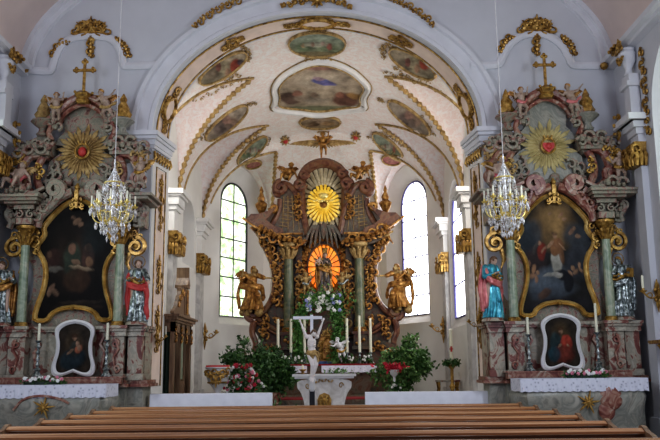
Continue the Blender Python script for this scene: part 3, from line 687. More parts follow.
# ================================================================== FIGURES
def V3(*a): return Vector(a)
def hand(mb, w, dr, pal, s=1.0, curl=.5):
    dr=Vector(dr).normalized(); pal=Vector(pal); pal=(pal-dr*pal.dot(dr)).normalized(); side=dr.cross(pal)
    mb.cap(w,Vector(w)+dr*.075*s,.024*s,.034*s,8)
    b=Vector(w)+dr*.09*s
    for i,L in enumerate((.062,.074,.07,.055)):
        o=side*((i-1.5)*.021*s); p1=b+o+dr*L*.55*s; p2=p1+(dr*(1-curl)+pal*curl)*L*.5*s
        mb.cap(b+o,p1,.0105*s,.0095*s,6); mb.cap(p1,p2,.0095*s,.008*s,6)
    t0=Vector(w)+dr*.03*s-side*.03*s; t1=t0+(dr*.6-side*.8).normalized()*.04*s; mb.cap(t0,t1,.012*s,.0105*s,6); mb.cap(t1,t1+dr*.028*s,.0105*s,.008*s,6)
def basepose(child=False):
    J=dict(pel=V3(0,0,.93),wai=V3(0,-.01,1.08),che=V3(0,0,1.27),nek=V3(0,0,1.46),hed=V3(0,-.02,1.60),face=V3(0,-1,-.08),
      sL=V3(-.18,0,1.40),eL=V3(-.26,-.02,1.13),hL=V3(-.25,-.14,.92),sR=V3(.18,0,1.40),eR=V3(.26,-.02,1.13),hR=V3(.25,-.14,.92),
      pL=V3(-.095,0,.90),kL=V3(-.10,-.05,.50),fL=V3(-.11,0,.08),pR=V3(.095,0,.90),kR=V3(.12,-.08,.50),fR=V3(.15,-.03,.08))
    if child:
        for k in J:
            if k!='face': J[k]=J[k]*.5
        J['hed']=J['nek']+V3(0,-.01,.10)
    return J
def body(J, child=False, fat=1.0, hs=1.0, curl=.5, tx=None):
    mb=MB(); k=(.72 if child else 1.0)*fat; h=(.80 if child else 1.0)*hs
    c=mb.cap
    c(J['pel'],J['wai'],.135*k,.115*k,14); c(J['wai'],J['che'],.115*k,.145*k,14); c(J['che'],(J['sL']+J['sR'])/2,.14*k,.09*k,14)
    c(J['sL'],J['sR'],.07*k,.07*k,12); c((J['sL']+J['sR'])/2,J['nek'],.07*k,.055*k,10); c(J['nek'],J['hed'],.052*k,.055*k,10)
    for s in 'LR':
        c(J['s'+s],J['e'+s],.056*k,.042*k,10); c(J['e'+s],J['h'+s],.043*k,.026*k,10)
        d=(J['h'+s]-J['e'+s]).normalized(); hand(mb,J['h'+s],J.get('d'+s,d),J.get('q'+s,V3(0,-.3,-1)),.95*(.62 if child else 1),curl)
        c(J['p'+s],J['k'+s],.095*k,.062*k,12); c(J['k'+s],J['f'+s],.062*k,.034*k,10); c(J['pel'],J['p'+s],.12*k,.10*k,10)
        d2=(J['f'+s]-J['k'+s]).normalized(); a=(J['k'+s]*.65+J['f'+s]*.35)-V3(0,-1,0)*.012; mb.ell(a,(.046*k,.05*k,.09*k if child else .12))
        toe=J.get('t'+s, V3(0,-1,-.15)).normalized(); L=.15 if not child else .08
        c(J['f'+s]+V3(0,0,-.02*k),J['f'+s]+toe*L+V3(0,0,-.02*k),.035*k,.026*k,8)
    f=J['face'].normalized(); H=J['hed']; up=V3(0,0,1); up=(up-f*up.dot(f)).normalized(); r=f.cross(up)
    B=Matrix((r,-f,up)).transposed()
    mb.ell(H,(.076*h,.092*h,.108*h),14,10,B); mb.ell(H+f*.035*h-up*.05*h,(.052*h,.055*h,.055*h),10,8,B)
    mb.cap(H+f*.088*h+up*.015*h,H+f*.112*h-up*.022*h,.010*h,.015*h,6)      # nose
    mb.ell(H+f*.092*h-up*.052*h,(.024*h,.012*h,.010*h),8,6,B)               # mouth
    mb.ell(H+f*.078*h-up*.085*h,(.022*h,.02*h,.018*h),8,6,B)                 # chin
    for s in (-1,1):
        mb.ell(H+f*.083*h+up*.032*h+r*s*.032*h,(.022*h,.012*h,.010*h),6,5,B)  # brow
        mb.ell(H+f*.08*h+up*.012*h+r*s*.030*h,(.012*h,.012*h,.009*h),6,5,B)    # eye
        mb.ell(H-f*.005*h+r*s*.078*h,(.012*h,.022*h,.030*h),6,5,B)            # ear
    return mb,(H,f,up,r,h)
def hair(hd, rnd, long=0, curls=26, beard=False):
    H,f,up,r,h=hd; mb=MB()
    for i in range(curls):
        a=rnd.uniform(0,2*pi); e=rnd.uniform(-.1,1.0)*pi/2
        d=(r*cos(a)*cos(e)-f*sin(a)*cos(e)+up*sin(e))
        if d.dot(f)>.45 and d.dot(up)<.62: continue
        mb.ell(H+d*.088*h+up*.01*h,.030*h*rnd.uniform(.8,1.25),6,5)
    mb.ell(H-f*.02*h+up*.03*h,(.086*h,.086*h,.095*h),10,8)
    if long:
        for s in (-1,0,1): mb.cap(H-f*.06*h+r*s*.05*h,H-f*.06*h+r*s*.075*h-up*long*h,.04*h,.02*h,7)
    if beard:
        for s in (-1,0,1): mb.cap(H+f*.07*h-up*.07*h+r*s*.025*h,H+f*.085*h-up*.15*h+r*s*.01*h,.028*h,.012*h,7)
    return remesh(mb,.012*h,1)
def skirt(mb, top, bot, r0, r1, folds=9, amp=.13, ph=0, n=16, seg=54, lean=V3(0,0,0), sx=1.0, sy=.85, flare=1.3):
    top=Vector(top); bot=Vector(bot); vs=[];fs=[]
    for i in range(n+1):
        q=i/n; c=top.lerp(bot,q)+lean*sin(q*pi); r=r0+(r1-r0)*q**flare
        for k in range(seg):
            th=2*pi*k/seg; rr=r*(1+amp*min(1,q*1.6+.15)*(sin(folds*th+ph+q*1.6)+.45*sin((folds*2-3)*th-q*2.5)))
            vs.append(c+V3(rr*cos(th)*sx,rr*sin(th)*sy,.02*sin(folds*th) if i==n else 0))
    for i in range(n):
        for k in range(seg):
            l=(k+1)%seg; fs.append((i*seg+k,i*seg+l,(i+1)*seg+l,(i+1)*seg+k))
    fs.append(tuple(range(seg))); fs.append(tuple(n*seg+k for k in reversed(range(seg)))); mb.add(vs,fs)
def drape(mb, pts, rad, seg=9, ridges=3):       # broad folded swathe of cloth
    pts=smooth2([tuple(p) for p in pts],2,False); n=len(pts); 
    for j in range(ridges):
        o=(j-(ridges-1)/2)*rad*.75
        mb.tube([(p[0]+o*.25,p[1]-abs(o)*.0-rad*.15*sin(i*.7+j*2),p[2]+o*(.9+.2*sin(i*.5+j))) for i,p in enumerate(pts)],[rad*(.62+.16*sin(i*.9+j*1.7)) for i in range(n)],seg)
def wing(mb, root, tip, down, n=8, w=.05, rows=2):   # feathered wing as fan of flat blades
    root=Vector(root); tip=Vector(tip); down=Vector(down)
    mb.cap(root,root.lerp(tip,.5)+down*-.10,.05,.045,8); mb.cap(root.lerp(tip,.5)+down*-.10,tip,.045,.02,8)
    for rw in range(rows):
        for i in range(n):
            q=(i+.5)/n; a=root.lerp(tip,q*.9)+down*-.08*sin(q*pi); e=a+(down*(1-.55*q)+(tip-root)*(.10+.45*q))*(1 if rw==0 else .55)
            m_=a.lerp(e,.6); mb.tube([a,m_,e],[w*.7,w,w*.25],6,flat=.35)
def halo(mb,hd,r=.17,t=.010,back=.05,tilt=0):
    H,f,up,rr,h=hd; mb.tube([H+up*(.06*h)-f*back+rr*(r*cos(a))+up*(r*sin(a)) for a in [2*pi*i/30 for i in range(30)]],t,6,closed=True)
def plinth(mb,r=.24,z0=-.10,z1=.04): mb.lathe([(r*1.05,z0),(r,z0+.03),(r*.9,z1-.02),(r*.95,z1)],(0,0,0),20)

# ---- putti (three poses) -------------------------------------------------
def putto(pose, flesh=STUCF, sash=GOLDV, wingm=BRONZE):
    J=basepose(True); r=random.Random(pose)
    if pose==0:   # standing, arms flung up
        J['hR']=V3(.19,-.03,.86); J['eR']=V3(.17,-.01,.72); J['sR'].z+=.02; J['hL']=V3(-.22,-.08,.72); J['eL']=V3(-.17,-.02,.60); J['kR']=V3(.10,-.14,.30); J['fR']=V3(.10,-.02,.14); J['face']=V3(.4,-1,.2)
    elif pose==1: # reclining / seated
        for k in ('pel','wai','che','nek','hed','sL','sR','pL','pR'): J[k]=J[k]-V3(0,0,.22)
        J['che']+=V3(.05,0,0); J['nek']+=V3(.09,0,0); J['hed']+=V3(.12,0,0); J['sL']+=V3(.07,0,.0); J['sR']+=V3(.07,0,0)
        J['kL']=V3(-.20,-.16,.30); J['fL']=V3(-.24,-.14,.10); J['kR']=V3(.06,-.22,.30); J['fR']=V3(-.02,-.24,.10); J['eL']=V3(-.08,-.05,.40); J['hL']=V3(-.22,-.10,.44); J['eR']=V3(.26,0,.36); J['hR']=V3(.30,-.02,.22); J['face']=V3(-.5,-1,.1)
    else:         # leaning, flying
        J['pel']+=V3(.0,0,-.06); J['che']+=V3(-.05,-.05,-.04); J['nek']+=V3(-.09,-.08,-.04); J['hed']+=V3(-.12,-.10,-.04); J['sL']+=V3(-.08,-.07,-.05); J['sR']+=V3(-.08,-.07,-.03)
        J['hL']=V3(-.32,-.20,.60); J['eL']=V3(-.24,-.12,.58); J['eR']=V3(.12,-.10,.68); J['hR']=V3(.22,-.12,.80); J['kL']=V3(-.05,-.10,.24); J['fL']=V3(.02,.04,.08); J['kR']=V3(.13,-.02,.26); J['fR']=V3(.22,.06,.14); J['face']=V3(-.6,-1,-.2)
    mb,hd=body(J,True); me=remesh(mb,.011,2)
    m2=MB(); p=J['pel']; drape(m2,[p+V3(-.14,-.06,.05),p+V3(-.02,-.13,-.03),p+V3(.12,-.08,.02),p+V3(.16,.03,.12),p+V3(.24,.05,.16)],.035,7,3); ms=remesh(m2,.012,1)
    m3=MB(); c=J['che']
    for s in (-1,1): wing(m3,c+V3(s*.04,.07,.03),c+V3(s*.26,.12,.18),V3(s*.02,.02,-.22),7,.032,2)
    mw=m3.mesh('wing'); mh=hair(hd,r,0,30)
    def make(label,loc,rz=0,sc=1,group='carved putti',mats=None,name='putto_statue'):
        fm,sm,wm=mats or (flesh,sash,wingm); t=thing(name,label,'statue',loc,rz,group,sc)
        for nm,m_,mt in (('body',me,fm),('sash',ms,sm),('wings',mw,wm),('hair',mh,wm)):
            q=m_.copy(); q.materials.clear(); part(nm,q,mt,t)
        return t
    return make
PUTTI=[putto(i) for i in range(3)]

# ---- standing saint ---------------------------------------------------------
def saint(label,loc,rz,mats,mir=1,sc=.9,halo_r=.19,variant=0,book=None):
    fl,rb,ck,tr=mats; J=basepose(); m=mir; r=random.Random(variant)
    J['hed']=V3(.05*m,-.08,1.58); J['face']=V3(.45*m,-1,-.35); J['nek']=V3(.02*m,-.02,1.45)
    if variant==0:   # arms crossed over the breast holding a bundle
        J['eL']=V3(-.27,-.08,1.14); J['hL']=V3(-.04,-.25,1.22); J['eR']=V3(.27,-.08,1.14); J['hR']=V3(.10,-.26,1.10)
    elif variant==1: # one arm stretched out
        J['eR']=V3(.32,-.10,1.22); J['hR']=V3(.42,-.24,1.10); J['eL']=V3(-.25,-.10,1.12); J['hL']=V3(-.06,-.26,1.18)
    else:
        J['eL']=V3(-.28,-.12,1.15); J['hL']=V3(-.22,-.32,1.20); J['eR']=V3(.27,-.06,1.15); J['hR']=V3(.16,-.26,1.25)
    if m<0:
        for a in ('s','e','h'):
            J[a+'L'],J[a+'R']=V3(-J[a+'R'].x,J[a+'R'].y,J[a+'R'].z),V3(-J[a+'L'].x,J[a+'L'].y,J[a+'L'].z)
    t=thing('saint_statue',label,'statue',loc,rz,None,sc)
    mb,hd=body(J); me=remesh(mb,.013,2); me.materials.append(fl); part('body',me,fl,t)
    mb=MB(); skirt(mb,(0,0,1.12),(.02*m,.0,.03),.135,.27,9,.16,variant*1.3,sx=1.0,sy=.85,lean=V3(.03*m,-.03,0))
    mb.cap(V3(0,0,1.1),V3(0,0,1.36),.15,.155,14); mb.cap(J['sL'],J['eL'],.085,.08); mb.cap(J['sR'],J['eR'],.085,.08)
    for s in 'LR': mb.cap(J['e'+s],J['e'+s].lerp(J['h'+s],.7),.08,.07)
    mb.cap(V3(.06*m,-.10,.9),V3(.10*m,-.19,.5),.10,.075)   # forward knee under the cloth
    me=remesh(mb,.013,1); me.materials.append(rb); part('robe',me,rb,t)
    mb=MB()
    drape(mb,[V3(-.20*m,-.02,1.40),V3(-.26*m,-.12,1.15),V3(-.10*m,-.22,.98),V3(.12*m,-.20,.92),V3(.27*m,-.08,.98)],.075,9,3)
    drape(mb,[V3(.27*m,-.06,.98),V3(.31*m,-.02,.70),V3(.27*m,-.04,.40),V3(.33*m,-.02,.15)],.075,9,3)
    drape(mb,[V3(-.20*m,.08,1.42),V3(-.30*m,.08,1.1),V3(-.33*m,.06,.7),V3(-.27*m,.05,.25)],.085,9,2)
    mb.cap(V3(-.17,.05,1.38),V3(.17,.05,1.38),.09,.09); mb.cap(V3(-.1,.12,1.3),V3(-.12,.12,.4),.14,.18); mb.cap(V3(.1,.12,1.3),V3(.12,.12,.4),.14,.16)
    me=remesh(mb,.014,1); me.materials.append(ck); part('cloak',me,ck,t)
    mb=MB(); 
    drape(mb,[V3(-.18*m,-.17,1.20),V3(-.02*m,-.25,1.10),V3(.14*m,-.24,1.04),V3(.28*m,-.16,1.10)],.045,8,2)
    for i in range(7): mb.ell(V3((-.16+.055*i)*m,-.27+.01*(i%2),1.16+.03*sin(i*2)),.035,6,5)
    me=remesh(mb,.012,1); me.materials.append(tr); part('sash',me,tr,t)
    if book=='book':
        mb=MB(); mb.box(-.09,.09,-.03,.03,-.12,.12); o=mb.build('book',tr,t); o.location=(-.24*m,-.34,1.22); o.rotation_euler=(.4,.2,.3*m)
    if book=='staff':
        mb=MB(); mb.tube([V3(.30*m,-.22,.1),V3(.33*m,-.24,1.7)],.014,6); mb.tube([V3(.33*m,-.24,1.7)+V3(.07*cos(a)*m-.07*m,0,.07*sin(a)) for a in [i*.5 for i in range(9)]],.012,6); mb.build('crozier',tr,t)
    me=hair(hd,r,.14,26); me.materials.append(HAIR if fl is SKIN else tr); part('hair',me,HAIR,t)
    if halo_r: mb=MB(); halo(mb,hd,halo_r,.012,.02); mb.build('halo',GOLD,t)
    mb=MB(); plinth(mb,.29,-.06,.04); mb.build('plinth',MARB,t)
    return t

# ---- big gilded angels of the high altar -------------------------------------
def big_angel(label,loc,rz,m,sc=1.25):
    J=basepose(); r=random.Random(5)
    J.update(pel=V3(0,0,.72),wai=V3(.0,-.02,.88),che=V3(.04*m,-.03,1.06),nek=V3(.07*m,-.05,1.24),hed=V3(.09*m,-.08,1.38),face=V3(.8*m,-.8,.1))
    J.update(sL=V3(-.14,0,1.20),sR=V3(.22,-.02,1.20)) if m>0 else J.update(sL=V3(-.22,-.02,1.20),sR=V3(.14,0,1.20))
    o,i=('R','L') if m>0 else ('L','R')
    J['e'+o]=V3(.40*m,-.12,1.12); J['h'+o]=V3(.62*m,-.18,1.10); J['e'+i]=V3(-.30*m,-.10,1.10); J['h'+i]=V3(-.26*m,-.22,1.28)
    J['p'+o]=V3(.10*m,-.02,.68); J['k'+o]=V3(.22*m,-.34,.52); J['f'+o]=V3(.20*m,-.22,.12); J['p'+i]=V3(-.10*m,0,.68); J['k'+i]=V3(-.14*m,-.18,.32); J['f'+i]=V3(-.26*m,.18,.20)
    t=thing('angel_statue',label,'statue',loc,rz,'large gilded angels flanking the high altar',sc)
    mb,hd=body(J); me=remesh(mb,.015,2); part('body',me,GOLDV,t)
    mb=MB(); skirt(mb,(0,0,.92),(.02*m,-.06,.10),.14,.33,8,.2,1,lean=V3(.05*m,-.10,0),sy=.95); mb.cap(V3(0,0,.9),J['che'],.15,.16,12)
    mb.cap(J['p'+o],J['k'+o],.13,.10); mb.cap(J['k'+o],J['f'+o],.10,.09); mb.cap(J['s'+o],J['e'+o],.09,.075); mb.cap(J['s'+i],J['e'+i],.09,.075)
    drape(mb,[V3(-.3*m,.05,.9),V3(-.1*m,-.2,.8),V3(.2*m,-.22,.85),V3(.38*m,0,.75),V3(.40*m,.05,.45)],.08,9,3)
    drape(mb,[V3(-.12*m,.1,1.2),V3(-.36*m,.12,.95),V3(-.42*m,.1,.55),V3(-.36*m,.0,.2)],.07,9,3)
    drape(mb,[V3(-.16*m,-.1,1.2),V3(.05*m,-.2,1.0),V3(.22*m,-.14,.85)],.05,9,2)
    me=remesh(mb,.015,1); part('robe',me,BRONZE,t)
    mb=MB(); c=J['che']
    wing(mb,c+V3(-.06*m,.12,.06),c+V3(-.40*m,.22,.32),V3(-.06*m,.05,-.55),9,.06); wing(mb,c+V3(.05*m,.14,.06),c+V3(.12*m,.30,.40),V3(.06*m,.05,-.5),8,.055)
    mb.build('wings',BRONZE,t); me=hair(hd,r,.10,28); part('hair',me,BRONZE,t)
    mb=MB()
    for i in range(9): mb.ell(V3(r.uniform(-.28,.28),r.uniform(-.2,.2),r.uniform(-.02,.10)),r.uniform(.10,.17),10,7)
    me=remesh(mb,.02,1); part('cloud',me,GOLDV,t)
    return t

# ---- body on the crucifix -----------------------------------------------------
def corpus(parent):
    J=basepose(); J.update(pel=V3(.02,-.10,.86),wai=V3(-.01,-.10,1.0),che=V3(.0,-.10,1.20),nek=V3(.02,-.12,1.37),hed=V3(.07,-.17,1.46),face=V3(.45,-1,-.7),
      sL=V3(-.17,-.09,1.36),sR=V3(.17,-.09,1.36),eL=V3(-.27,-.07,1.60),eR=V3(.27,-.07,1.60),hL=V3(-.35,-.06,1.82),hR=V3(.35,-.06,1.82),
      pL=V3(-.08,-.10,.82),kL=V3(.02,-.24,.46),fL=V3(-.03,-.12,.10),pR=V3(.10,-.10,.82),kR=V3(.15,-.24,.48),fR=V3(.03,-.16,.08),tL=V3(0,-.5,-1),tR=V3(0,-.5,-1),qL=V3(0,-1,.2),qR=V3(0,-1,.2))
    mb,hd=body(J,curl=.35); 
    for i in range(4):
        for s in (-1,1): mb.tube([V3(s*.02,-.24,1.22-i*.045),V3(s*.09,-.22,1.20-i*.05),V3(s*.14,-.12,1.19-i*.05)],.012,5)
    me=remesh(mb,.010,2); part('body',me,SKINP,parent)
    mb=MB(); p=J['pel']; drape(mb,[p+V3(-.16,.0,.02),p+V3(-.10,-.13,-.02),p+V3(.04,-.15,-.05),p+V3(.17,-.06,-.02),p+V3(.20,.02,-.14)],.055,9,3)
    drape(mb,[p+V3(.1,-.14,-.02),p+V3(.16,-.20,-.15),p+V3(.20,-.22,-.30)],.04,8,2); mb.cap(p,p+V3(0,0,-.12),.145,.14,12)
    me=remesh(mb,.012,1); part('loincloth',me,GOLDV,parent)
    me=hair(hd,random.Random(2),.12,24,True); part('hair',me,HAIR,parent)
# ================================================================== SIDE ALTARS
YS=19.4
def A(hx,y,dy=0):
    p=P(556,y,YS+dy); D=depth(p); return (hx*D/FPX, p.z)
def MAf(u,v,d=0,dy=0): return (u,dy-d,v)
def halfpoly(h,dy=0):                    # (hx,y) half outline from the top centre round to the bottom centre -> closed symmetric local outline
    q=[A(a,b,dy) for a,b in h]; return q+[(-x,z) for x,z in reversed(q) if abs(x)>1e-4]
def z_(y,dy=0): return A(0,y,dy)[1]
PALEG=M_noise('pale_gold_rays',[(.3,(.34,.27,.11)),(.6,(.60,.50,.24))],5,.6,.05,bs=.1)
def side_altar(X,side,canvas_f,pict_f,heart,sun_dy=0):
    t=thing('side_altar_retable','tall rose and grey marble side altar retable left of the chancel arch' if side<0 else 'tall rose and grey marble side altar retable right of the chancel arch','altar',(X,YS,0),group=None)
    B=lambda mb,n,m,sm=True,par=t: mb.build(n,m,par,sm)
    zt=z_(322); zb=z_(378)
    mb=MB(); mb.box(-1.78,1.78,-.28,.58,0,zb-.1); mb.box(-1.42,-.95,-.5,.3,0,zb-.1); mb.box(.95,1.42,-.5,.3,0,zb-.1); B(mb,'base',GREYM,False)
    mb=MB()
    for (a,b,f) in ((-1.95,1.95,-.42),(-1.5,-.88,-.64),(.88,1.5,-.64)): mb.box(a,b,f,.58,zb-.1,zb-.03); mb.box(a+.05,b-.05,f+.05,.58,zb-.03,zb+.05)
    B(mb,'ledge',MARBR,False)
    mb=MB(); mb.box(-1.78,1.78,-.15,.58,zb+.05,zt-.13); B(mb,'predella',MARB,False)
    for s in (-1,1):
        mb=MB()
        for (a,b,f) in ((.97,1.36,-.48),(1.42,1.76,-.36)):
            x0,x1=sorted((s*a,s*b)); mb.box(x0,x1,f,.2,zb+.05,zt-.13); mb.box(x0-.04,x1+.04,f-.04,.2,zb+.05,zb+.2); mb.box(x0-.04,x1+.04,f-.04,.2,zt-.25,zt-.13)
        B(mb,'pedestal',MARB,False)
        mb=MB(); MA=lambda u,v,d=0:(u,-.50-d,v)
        tubeM(mb,MA,spiral(s*1.16,zt-.42,.10,.02,pi/2,s*-1.2),.04,.0); tubeM(mb,MA,[(s*1.18,zt-.35),(s*1.24,zt-.55),(s*1.12,zt-.75),(s*1.2,zb+.22)],[.03,.045,.03,.02],.0); tubeM(mb,MA,spiral(s*1.2,zb+.32,.09,.02,-pi/2,s*1.2),.035,.0)
        mb2=MB(); MA2=lambda u,v,d=0:(u,-.18-d,v); tubeM(mb,MA2,[(s*.80,zt-.25),(s*.72,zt-.42),(s*.84,zt-.62),(s*.76,zb+.3),(s*.85,zb+.12)],[.03,.045,.06,.045,.025],.0)
        B(mb,'pedestal_scroll',MARBR)
    mb=MB()
    for (a,b,f) in ((-1.84,1.84,-.22),(-1.42,-.92,-.56),(.92,1.42,-.56),(-1.82,-1.38,-.44),(1.38,1.82,-.44)): mb.box(a,b,f,.58,zt-.13,zt-.07); mb.box(a-.03,b+.03,f-.03,.58,zt-.07,zt)
    B(mb,'cornice',MARB,False)
    # columns
    zc=z_(240,-.3); ztp=z_(221,-.3)
    for s in (-1,1):
        mb=MB(); h=zc-zt; mb.lathe([(.115,.10),(.11,.2),(.112,h*.35),(.098,h)],(s*1.15,-.32,zt),22); c=B(mb,'column',MARBG)
        mb=MB(); mb.lathe([(.17,0),(.17,.04),(.145,.05),(.15,.09),(.12,.11)],(s*1.15,-.32,zt),22); B(mb,'column_base',GOLD,par=c)
        mb=MB(); mb.lathe([(.105,0),(.12,.03),(.105,.06),(.13,.25),(.20,ztp-zc-.08),(.23,ztp-zc-.06),(.23,ztp-zc)],(s*1.15,-.32,zc),16)
        for k in range(8):
            a=k*pi/4; d=V3(cos(a),sin(a),0); b=V3(s*1.15,-.32,zc+.04)
            mb.tube([b+d*.10,b+d*.15+V3(0,0,.14),b+d*.21+V3(0,0,.19),b+d*.19+V3(0,0,.13)],[.03,.05,.035,.015],6)
            if k%2: mb.tube([b+d*(.17+.05*cos(w_))+V3(0,0,ztp-zc-.13+.05*sin(w_)) for w_ in [q*.9 for q in range(7)]],.022,5)
        B(mb,'capital',GOLD,par=c)
    # board behind the painting with oval openings
    zo1=z_(256,.2); zo0=z_(301,.2)
    h=halfpoly([(0,190),(20,190),(34,198),(52,212),(60,222),(60,236),(55,246),(53,260),(54,290),(58,306),(62,318),(62,324),(0,324)],.2)
    holes=[[(s*1.19+.16*cos(a),(zo0+zo1)/2+(zo1-zo0)/2*sin(a)) for a in [2*pi*i/28 for i in range(28)]] for s in (-1,1)]
    mb=MB(); mb.prism(h,.0,.10,holes); B(mb,'back_board',MARBP,False)
    # painting
    ph=[(0,197),(6,198),(13,202),(20,208),(27,216),(32,223),(30,229),(33,235),(38,241),(36,247),(30,255),(27,268),(29,285),(34.5,301),(36.5,309),(36.5,314),(27,314),(24,308),(15,302.5),(0,300.5)]
    pol=halfpoly(smooth2(ph,1,False),0); 
    mb=canvas(pol,lambda u,v,d=0:(u,-.05,v),canvas_f,44,170,c=(0,z_(255))); pc=B(mb,'painting',PAINT)
    mb=MB(); mb.sweep(pol,[(-.02,.05),(0,.11),(.035,.14),(.07,.10),(.085,.13),(.10,0)],lambda u,v,d=0:(u,-.0-d,v)); fr=B(mb,'painting_frame',FRAMEG)
    mb=MB(); MG=lambda u,v,d=0:(u,-.16-d,v)
    crest(mb,MG,0,z_(203),.34,.55,.035,up=1); tubeM(mb,MG,[(0,z_(203)),(0,z_(190)),(0,z_(180))],[.05,.09,.03],.04); mb.ell(MG(0,z_(184),.06),.07,8,6)
    for s in (-1,1):
        mb.cut(); tubeM(mb,MG,spiral(s*.95,z_(238),.13,.03,-pi/2,s*1.2),.04,.0); orn(mb,MG,[(s*.95,z_(250)),(s*1.0,z_(234)),(s*.9,z_(224))],.13,.03,4,3)
    mb.cut(); mb.ell(MG(0,z_(304),.03),.05,8,6); B(mb,'frame_crest',GOLD,par=fr)
    # gilded volutes outside the columns
    for s in (-1,1):
        mb=MB(); MG=lambda u,v,d=0:(u,-.12-d,v); z0=z_(243); x0=s*1.48
        tubeM(mb,MG,spiral(x0,z0,.24,.03,pi/2,-s*1.6,26),[.06]*26,.02); tubeM(mb,MG,[(x0-s*.1,z0+.2),(x0-s*.2,z0+.38),(x0-s*.05,z0+.5)],[.07,.06,.03],.02)
        tubeM(mb,MG,[(x0-s*.15,z0-.15),(x0-s*.22,z0-.4),(x0-s*.12,z0-.62)],[.06,.05,.02],.0); orn(mb,MG,[(x0+s*.12,z0+.2),(x0-s*.1,z0+.34)],.14,.035,3,4); mb.ell(MG(x0,z0,.04),.07,8,6)
        B(mb,'side_volute',GOLD)
    # entablature pieces over the columns
    for s in (-1,1):
        mb=MB()
        for (a,b,y0,y1,f) in ((.97,1.34,222,216,-.52),(1.02,1.28,216,207,-.40),(.94,1.42,207,203,-.50),(.84,1.62,202.5,200,-.62),(.78,1.86,200,197,-.72),(.74,1.96,197,194.5,-.78)):
            x0,x1=sorted((s*a,s*b)); mb.box(x0,x1,f,.5,z_(y0),z_(y1))
        x0,x1=sorted((s*1.3,s*1.62)); mb.box(x0,x1,-.1,.5,z_(222),z_(203))
        for q_ in (0,1): MG=lambda u,v,d=0:(u,-.46-d,v); tubeM(mb,MG,spiral(s*(1.03+.26*q_),z_(212),.10,.02,pi/2,s*1.2*(1 if q_ else -1)),.035,.0)
        tubeM(mb,lambda u,v,d=0:(u,-.2-d,v),smooth2([(s*1.62,z_(204)),(s*1.72,z_(210)),(s*1.55,z_(217)),(s*1.62,z_(224))],2,False),[.09]*12,.0,7)
        z0=z_(194.5); mb.prism([(s*.74,z0),(s*1.94,z0),(s*1.6,z0+.08),(s*1.2,z0+.14),(s*.8,z0+.08)],-.60,.5)
        B(mb,'entablature',MARBP,False)
        mb=MB(); MG=lambda u,v,d=0:(u,-.3-d,v); x0=s*.50; z1=z_(187)
        tubeM(mb,MG,spiral(x0,z1,.24,.05,-pi/2,-s*1.5,24),[.10]*24,.02); tubeM(mb,MG,[(x0+s*.2,z1-.12),(x0+s*.42,z1-.32),(x0+s*.6,z1-.36),(x0+s*.78,z1-.5)],[.10,.11,.12,.10],.02)
        tubeM(mb,MG,[(x0+s*.25,z1+.05),(x0+s*.5,z1-.08),(x0+s*.8,z1-.12)],[.05,.07,.06],.06)
        tubeM(mb,MG,smooth2([(s*A(a,b,0)[0],A(a,b,0)[1]) for a,b in ((4,189),(12,191),(20,197),(28,206),(36,214),(37,224))],2,False),[.10,.13,.12,.11,.10],-.04,8); orn(mb,MG,[(s*A(a,b,0)[0],A(a,b,0)[1]) for a,b in ((24,196),(34,203),(40,214))],.22,.05,4,7,.05)
        B(mb,'scroll_pediment',MARBR if side>0 else MARBP)
    # attic
    c=halfpoly([(0,94),(12,96),(21,101),(26,108),(26,113),(21,117),(20,128),(25,133),(28,137),(28,141),(21,142),(20,148),(27,152),(34,158),(36,170),(42,182),(50,196),(0,197)],.3)
    mb=MB(); mb.prism(c,.15,.45); B(mb,'attic_panel',GREYM if side>0 else MARBP,False)
    mb=MB(); pt=smooth2([A(a,b,0) for a,b in ((-28,115),(-24,106),(-17,99),(-9,94),(0,91),(9,94),(17,99),(24,106),(28,115))],2,False)
    mb.sweep(pt,[(.13,-.1),(.13,.10),(.06,.20),(-.02,.22),(-.12,.14),(-.14,-.1)],lambda u,v,d=0:(u,.1-d,v),closed=False); mb.tube([(p[0],-.02,p[1]-.2) for p in pt],.06,7); B(mb,'attic_arch',MARBR)
    for s in (-1,1):
        mb=MB(); H=[(30,151),(29,143),(28,137),(36,134),(37,130),(44,130),(45,134),(54,138),(66,147),(58,150),(50,151),(50,156),(34,156)]
        mb.prism([(s*A(a,b,.2)[0],A(a,b,.2)[1]) for a,b in H],-.05,.4); x0=s*A(47,0,.2)[0]
        mb.box(min(s*.75,s*1.3),max(s*.75,s*1.3),-.2,.4,z_(151),z_(147)); B(mb,'attic_shoulder',MARBP,False)
        mb=MB(); MG=lambda u,v,d=0:(u,-.05-d,v); q=lambda pts:[(s*A(a,b,0)[0],A(a,b,0)[1]) for a,b in pts]
        tubeM(mb,MG,smooth2(q([(40,149),(52,150),(58,160),(60,172),(55,184),(44,191)]),2,False),[.13]*22,.0,8)
        tubeM(mb,MG,smooth2(q([(38,152),(43,162),(44,174),(38,186)]),2,False),[.10]*14,.0,8)
        tubeM(mb,MG,spiral(*q([(60,176)])[0],.21,.04,pi/2,s*1.5,22),[.075]*22,.06)
        tubeM(mb,MG,spiral(*q([(31,116)])[0],.12,.03,0,s*1.3,16),[.07]*16,.06); tubeM(mb,MG,q([(30,120),(33,128),(30,136)]),[.08,.07,.09],.04,7)
        B(mb,'attic_scroll',MARBR)
        mb=MB(); orn(mb,lambda u,v,d=0:(u,-.16-d,v),q([(52,150),(58,147),(64,152),(62,160)]),.16,.04,5,6); orn(mb,lambda u,v,d=0:(u,-.16-d,v),q([(40,160),(38,175)]),.14,.035,3,6); B(mb,'attic_gilding',GOLD if s*side>0 else GOLDV)
